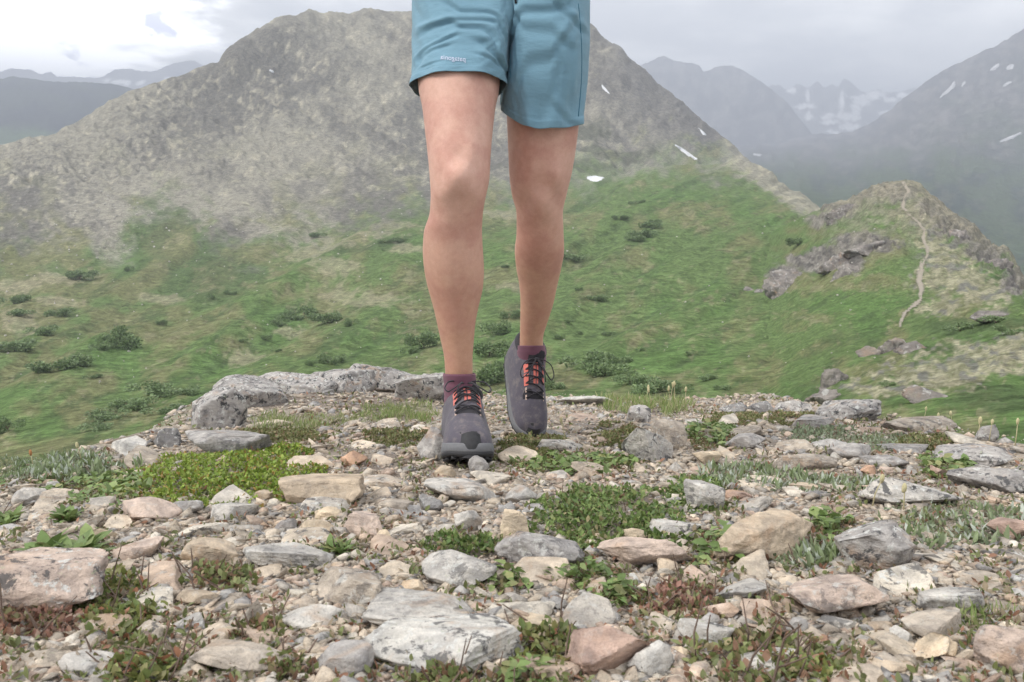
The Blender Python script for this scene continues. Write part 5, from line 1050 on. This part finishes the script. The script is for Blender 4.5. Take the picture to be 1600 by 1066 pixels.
# --- shrubs
def shrub_mesh(seed, n=1300):
    r = np.random.default_rng(seed); cs = r.uniform(-.75, .75, (9, 3))*np.array([1, .8, 0])+np.array([0, 0, .32]); cs[:, 2] += r.uniform(-.1, .35, 9); k = r.integers(0, 9, n); v = r.normal(size=(n, 3)); v /= np.linalg.norm(v, axis=1)[:, None]
    B = cs[k]+v*np.array([.32, .32, .30])*r.uniform(.45, 1.1, (n, 1)); B[:, 2] = np.maximum(B[:, 2], .02)
    L = r.uniform(.09, .17, n); C = np.array([(.18, .255, .11), (.145, .215, .095), (.22, .30, .13), (.185, .25, .125)])[r.integers(0, 4, n)]*r.uniform(.7, 1.25, (n, 1))
    return leaves(B, v+r.normal(size=(n, 3))*.6+np.array([0, 0, .5]), r.normal(size=(n, 3)), L, L*.62, C, .1)
CROWN = [mesh('crown', *(lambda q: (q[0], q[1], True, q[2]))(shrub_mesh(70+k))) for k in range(5)]
for c_ in CROWN: c_.materials.append(M_leaf)
TRUNK = mesh('trunk', *join([tube([(0, 0, -.1), (.02, 0, .15), (x, y, .42)], [.05, .04, .015], 6) for x, y in ((.25, .1), (-.3, .05), (.05, -.2))])); TRUNK.materials.append(M_twig)
SHRUBS = [(22, 468, 34, 16), (35, 488, 36, 12), (93, 487, 34, 15), (70, 516, 36, 15), (22, 541, 54, 18), (95, 568, 62, 24), (75, 574, 40, 16), (192, 528, 46, 36), (160, 541, 26, 11), (125, 430, 36, 16), (12, 664, 34, 24), (478, 487, 34, 18), (456, 494, 30, 13), (437, 504, 24, 10), (512, 497, 40, 19), (549, 503, 19, 13), (330, 464, 11, 9), (357, 457, 12, 8), (366, 458, 10, 7), (254, 504, 13, 10), (202, 420, 11, 9), (496, 367, 24, 10), (604, 376, 22, 9), (626, 375, 22, 10), (416, 528, 14, 9), (432, 548, 12, 7), (487, 567, 17, 11), (512, 561, 30, 15), (530, 560, 22, 12), (662, 532, 42, 28), (640, 548, 20, 14), (622, 590, 46, 26), (650, 600, 60, 30), (688, 606, 46, 26), (380, 532, 12, 6), (145, 588, 20, 7),
 (235, 608, 60, 20), (205, 630, 56, 20), (165, 650, 50, 16), (290, 612, 40, 12), (255, 640, 44, 14), (150, 668, 44, 12), (800, 490, 30, 16), (778, 512, 40, 22), (765, 545, 46, 26), (752, 585, 60, 40), (790, 575, 44, 30), (862, 600, 34, 20), (897, 402, 36, 13), (935, 466, 26, 11), (915, 562, 60, 28), (945, 575, 60, 26), (965, 560, 36, 16), (985, 592, 44, 20), (1025, 604, 54, 22), (1062, 606, 30, 20), (1018, 352, 30, 14), (1003, 364, 36, 15), (990, 372, 26, 10), (1025, 346, 16, 8), (970, 339, 20, 8), (960, 340, 9, 10), (995, 316, 22, 9), (875, 527, 14, 9), (904, 452, 11, 7), (1000, 546, 12, 7), (889, 502, 14, 7), (950, 521, 18, 9), (1246, 378, 26, 14), (1108, 590, 24, 10), (1078, 552, 14, 7), (905, 520, 10, 6), (1128, 605, 22, 9), (820, 430, 14, 7), (790, 416, 12, 6), (1500, 512, 44, 14), (1556, 500, 40, 12), (1580, 516, 36, 13), (1385, 600, 20, 9), (700, 420, 12, 7)]
NAMED = {5: 'long dark shrub clump in the left middle of the slope, broader of two touching', 6: 'smaller shrub touching the long dark clump', 7: 'tallest dark shrub on the left slope', 9: 'shrub under the grey scree tongue on the far left', 10: 'dark shrub at the left edge just above the summit rim', 14: 'rightmost of the three shrubs in a row left of the front shin', 12: 'middle of the three shrubs in a row left of the front shin', 11: 'leftmost big shrub of the row left of the front shin', 15: 'small round shrub right of the row of three', 29: 'shrub just left of the front calf', 45: 'big dark shrub mass between the two ankles', 46: 'shrub next to the big mass between the ankles', 48: 'long low shrub right of the rear shin', 50: 'shrub clump right of the rear shoe, nearer to it', 51: 'shrub clump right of the rear shoe, farther from it', 57: 'largest shrub on the green ridge slope right of the legs', 68: 'bright shrub on the skyline fold left of the knoll', 75: 'left shrub of three in the dip below the knoll', 76: 'upper shrub of three in the dip below the knoll', 77: 'right shrub of three in the dip below the knoll'}
ORD = 'leftmost second third fourth fifth sixth seventh eighth ninth tenth eleventh twelfth thirteenth fourteenth fifteenth sixteenth seventeenth eighteenth nineteenth twentieth'.split()
def where(x, y): return ('high' if y < 470 else 'midway' if y < 535 else 'low')+' on '+('the slope left of the legs' if x < 660 else 'the slope between the legs' if x < 830 else 'the slope right of the legs')
rank = {}
for i in sorted((i for i in range(len(SHRUBS)) if i not in NAMED), key=lambda i: SHRUBS[i][0]):
    k_ = where(*SHRUBS[i][:2]); n_ = sum(1 for v in rank.values() if v[0] == k_); rank[i] = (k_, (ORD[n_] if n_ == 0 else ORD[n_]+' from left')+' of the smaller dark shrubs '+k_)
for i, (x, y, w_, h_) in enumerate(SHRUBS):
    h = hit(x, y+h_*.42, ['mountain', 'hill'])
    if h is None: continue
    d = float(to_px(np.array(h[0]))[2]); W, H = w_/FPX*d, h_/FPX*d; rg = 'the slope left of the legs' if x < 660 else 'the slope seen between the legs' if x < 830 else 'the slope right of the legs'
    T = thing('shrub', NAMED.get(i) or rank[i][1], 'shrub', h[0], 'shrubs on '+rg); T.rotation_euler = (0, 0, random.Random(i).choice([0, 3.14])+random.Random(i).uniform(-.4, .4))
    c_ = ob('crown', CROWN[i % 5], None, T); c_.scale = (W/1.55, W/1.5, H/1.15); k_ = ob('trunk', TRUNK, None, T); k_.scale = (W/2, W/2, H)
# pale boulders strewn over the bowl
def strewn(n):
    r = np.random.default_rng(31); AV = []; AF = []; AC = []; o = 0; sv, sf = ICO[1]
    for k in range(n):
        x, y = (r.uniform(0, 660), r.uniform(300, 600)) if k % 3 else (r.normal(180, 40), r.normal(340, 40))
        if k % 7 == 0: x, y = r.uniform(880, 1400), r.uniform(330, 600)
        h = hit(x, y, ['mountain', 'hill'])
        if h is None: continue
        s_ = h[2]/FPX*r.uniform(.6, 1.9); V = sv*np.array([s_, s_, s_*.8])*r.uniform(.7, 1.2, (len(sv), 1))+np.array(h[0])+np.array([0, 0, s_*.3]); AV.append(V); AF.append(sf+o); AC.append(np.tile(r.uniform(.34, .62)*np.array([1, .97, .92]), (len(sv), 1))); o += len(sv)
    ob('scree', mesh('scree', np.concatenate(AV), np.concatenate(AF), False, np.concatenate(AC)), M_gravel, kind='stuff', label='pale boulders strewn over the far green bowl', category='scree')
strewn(320)
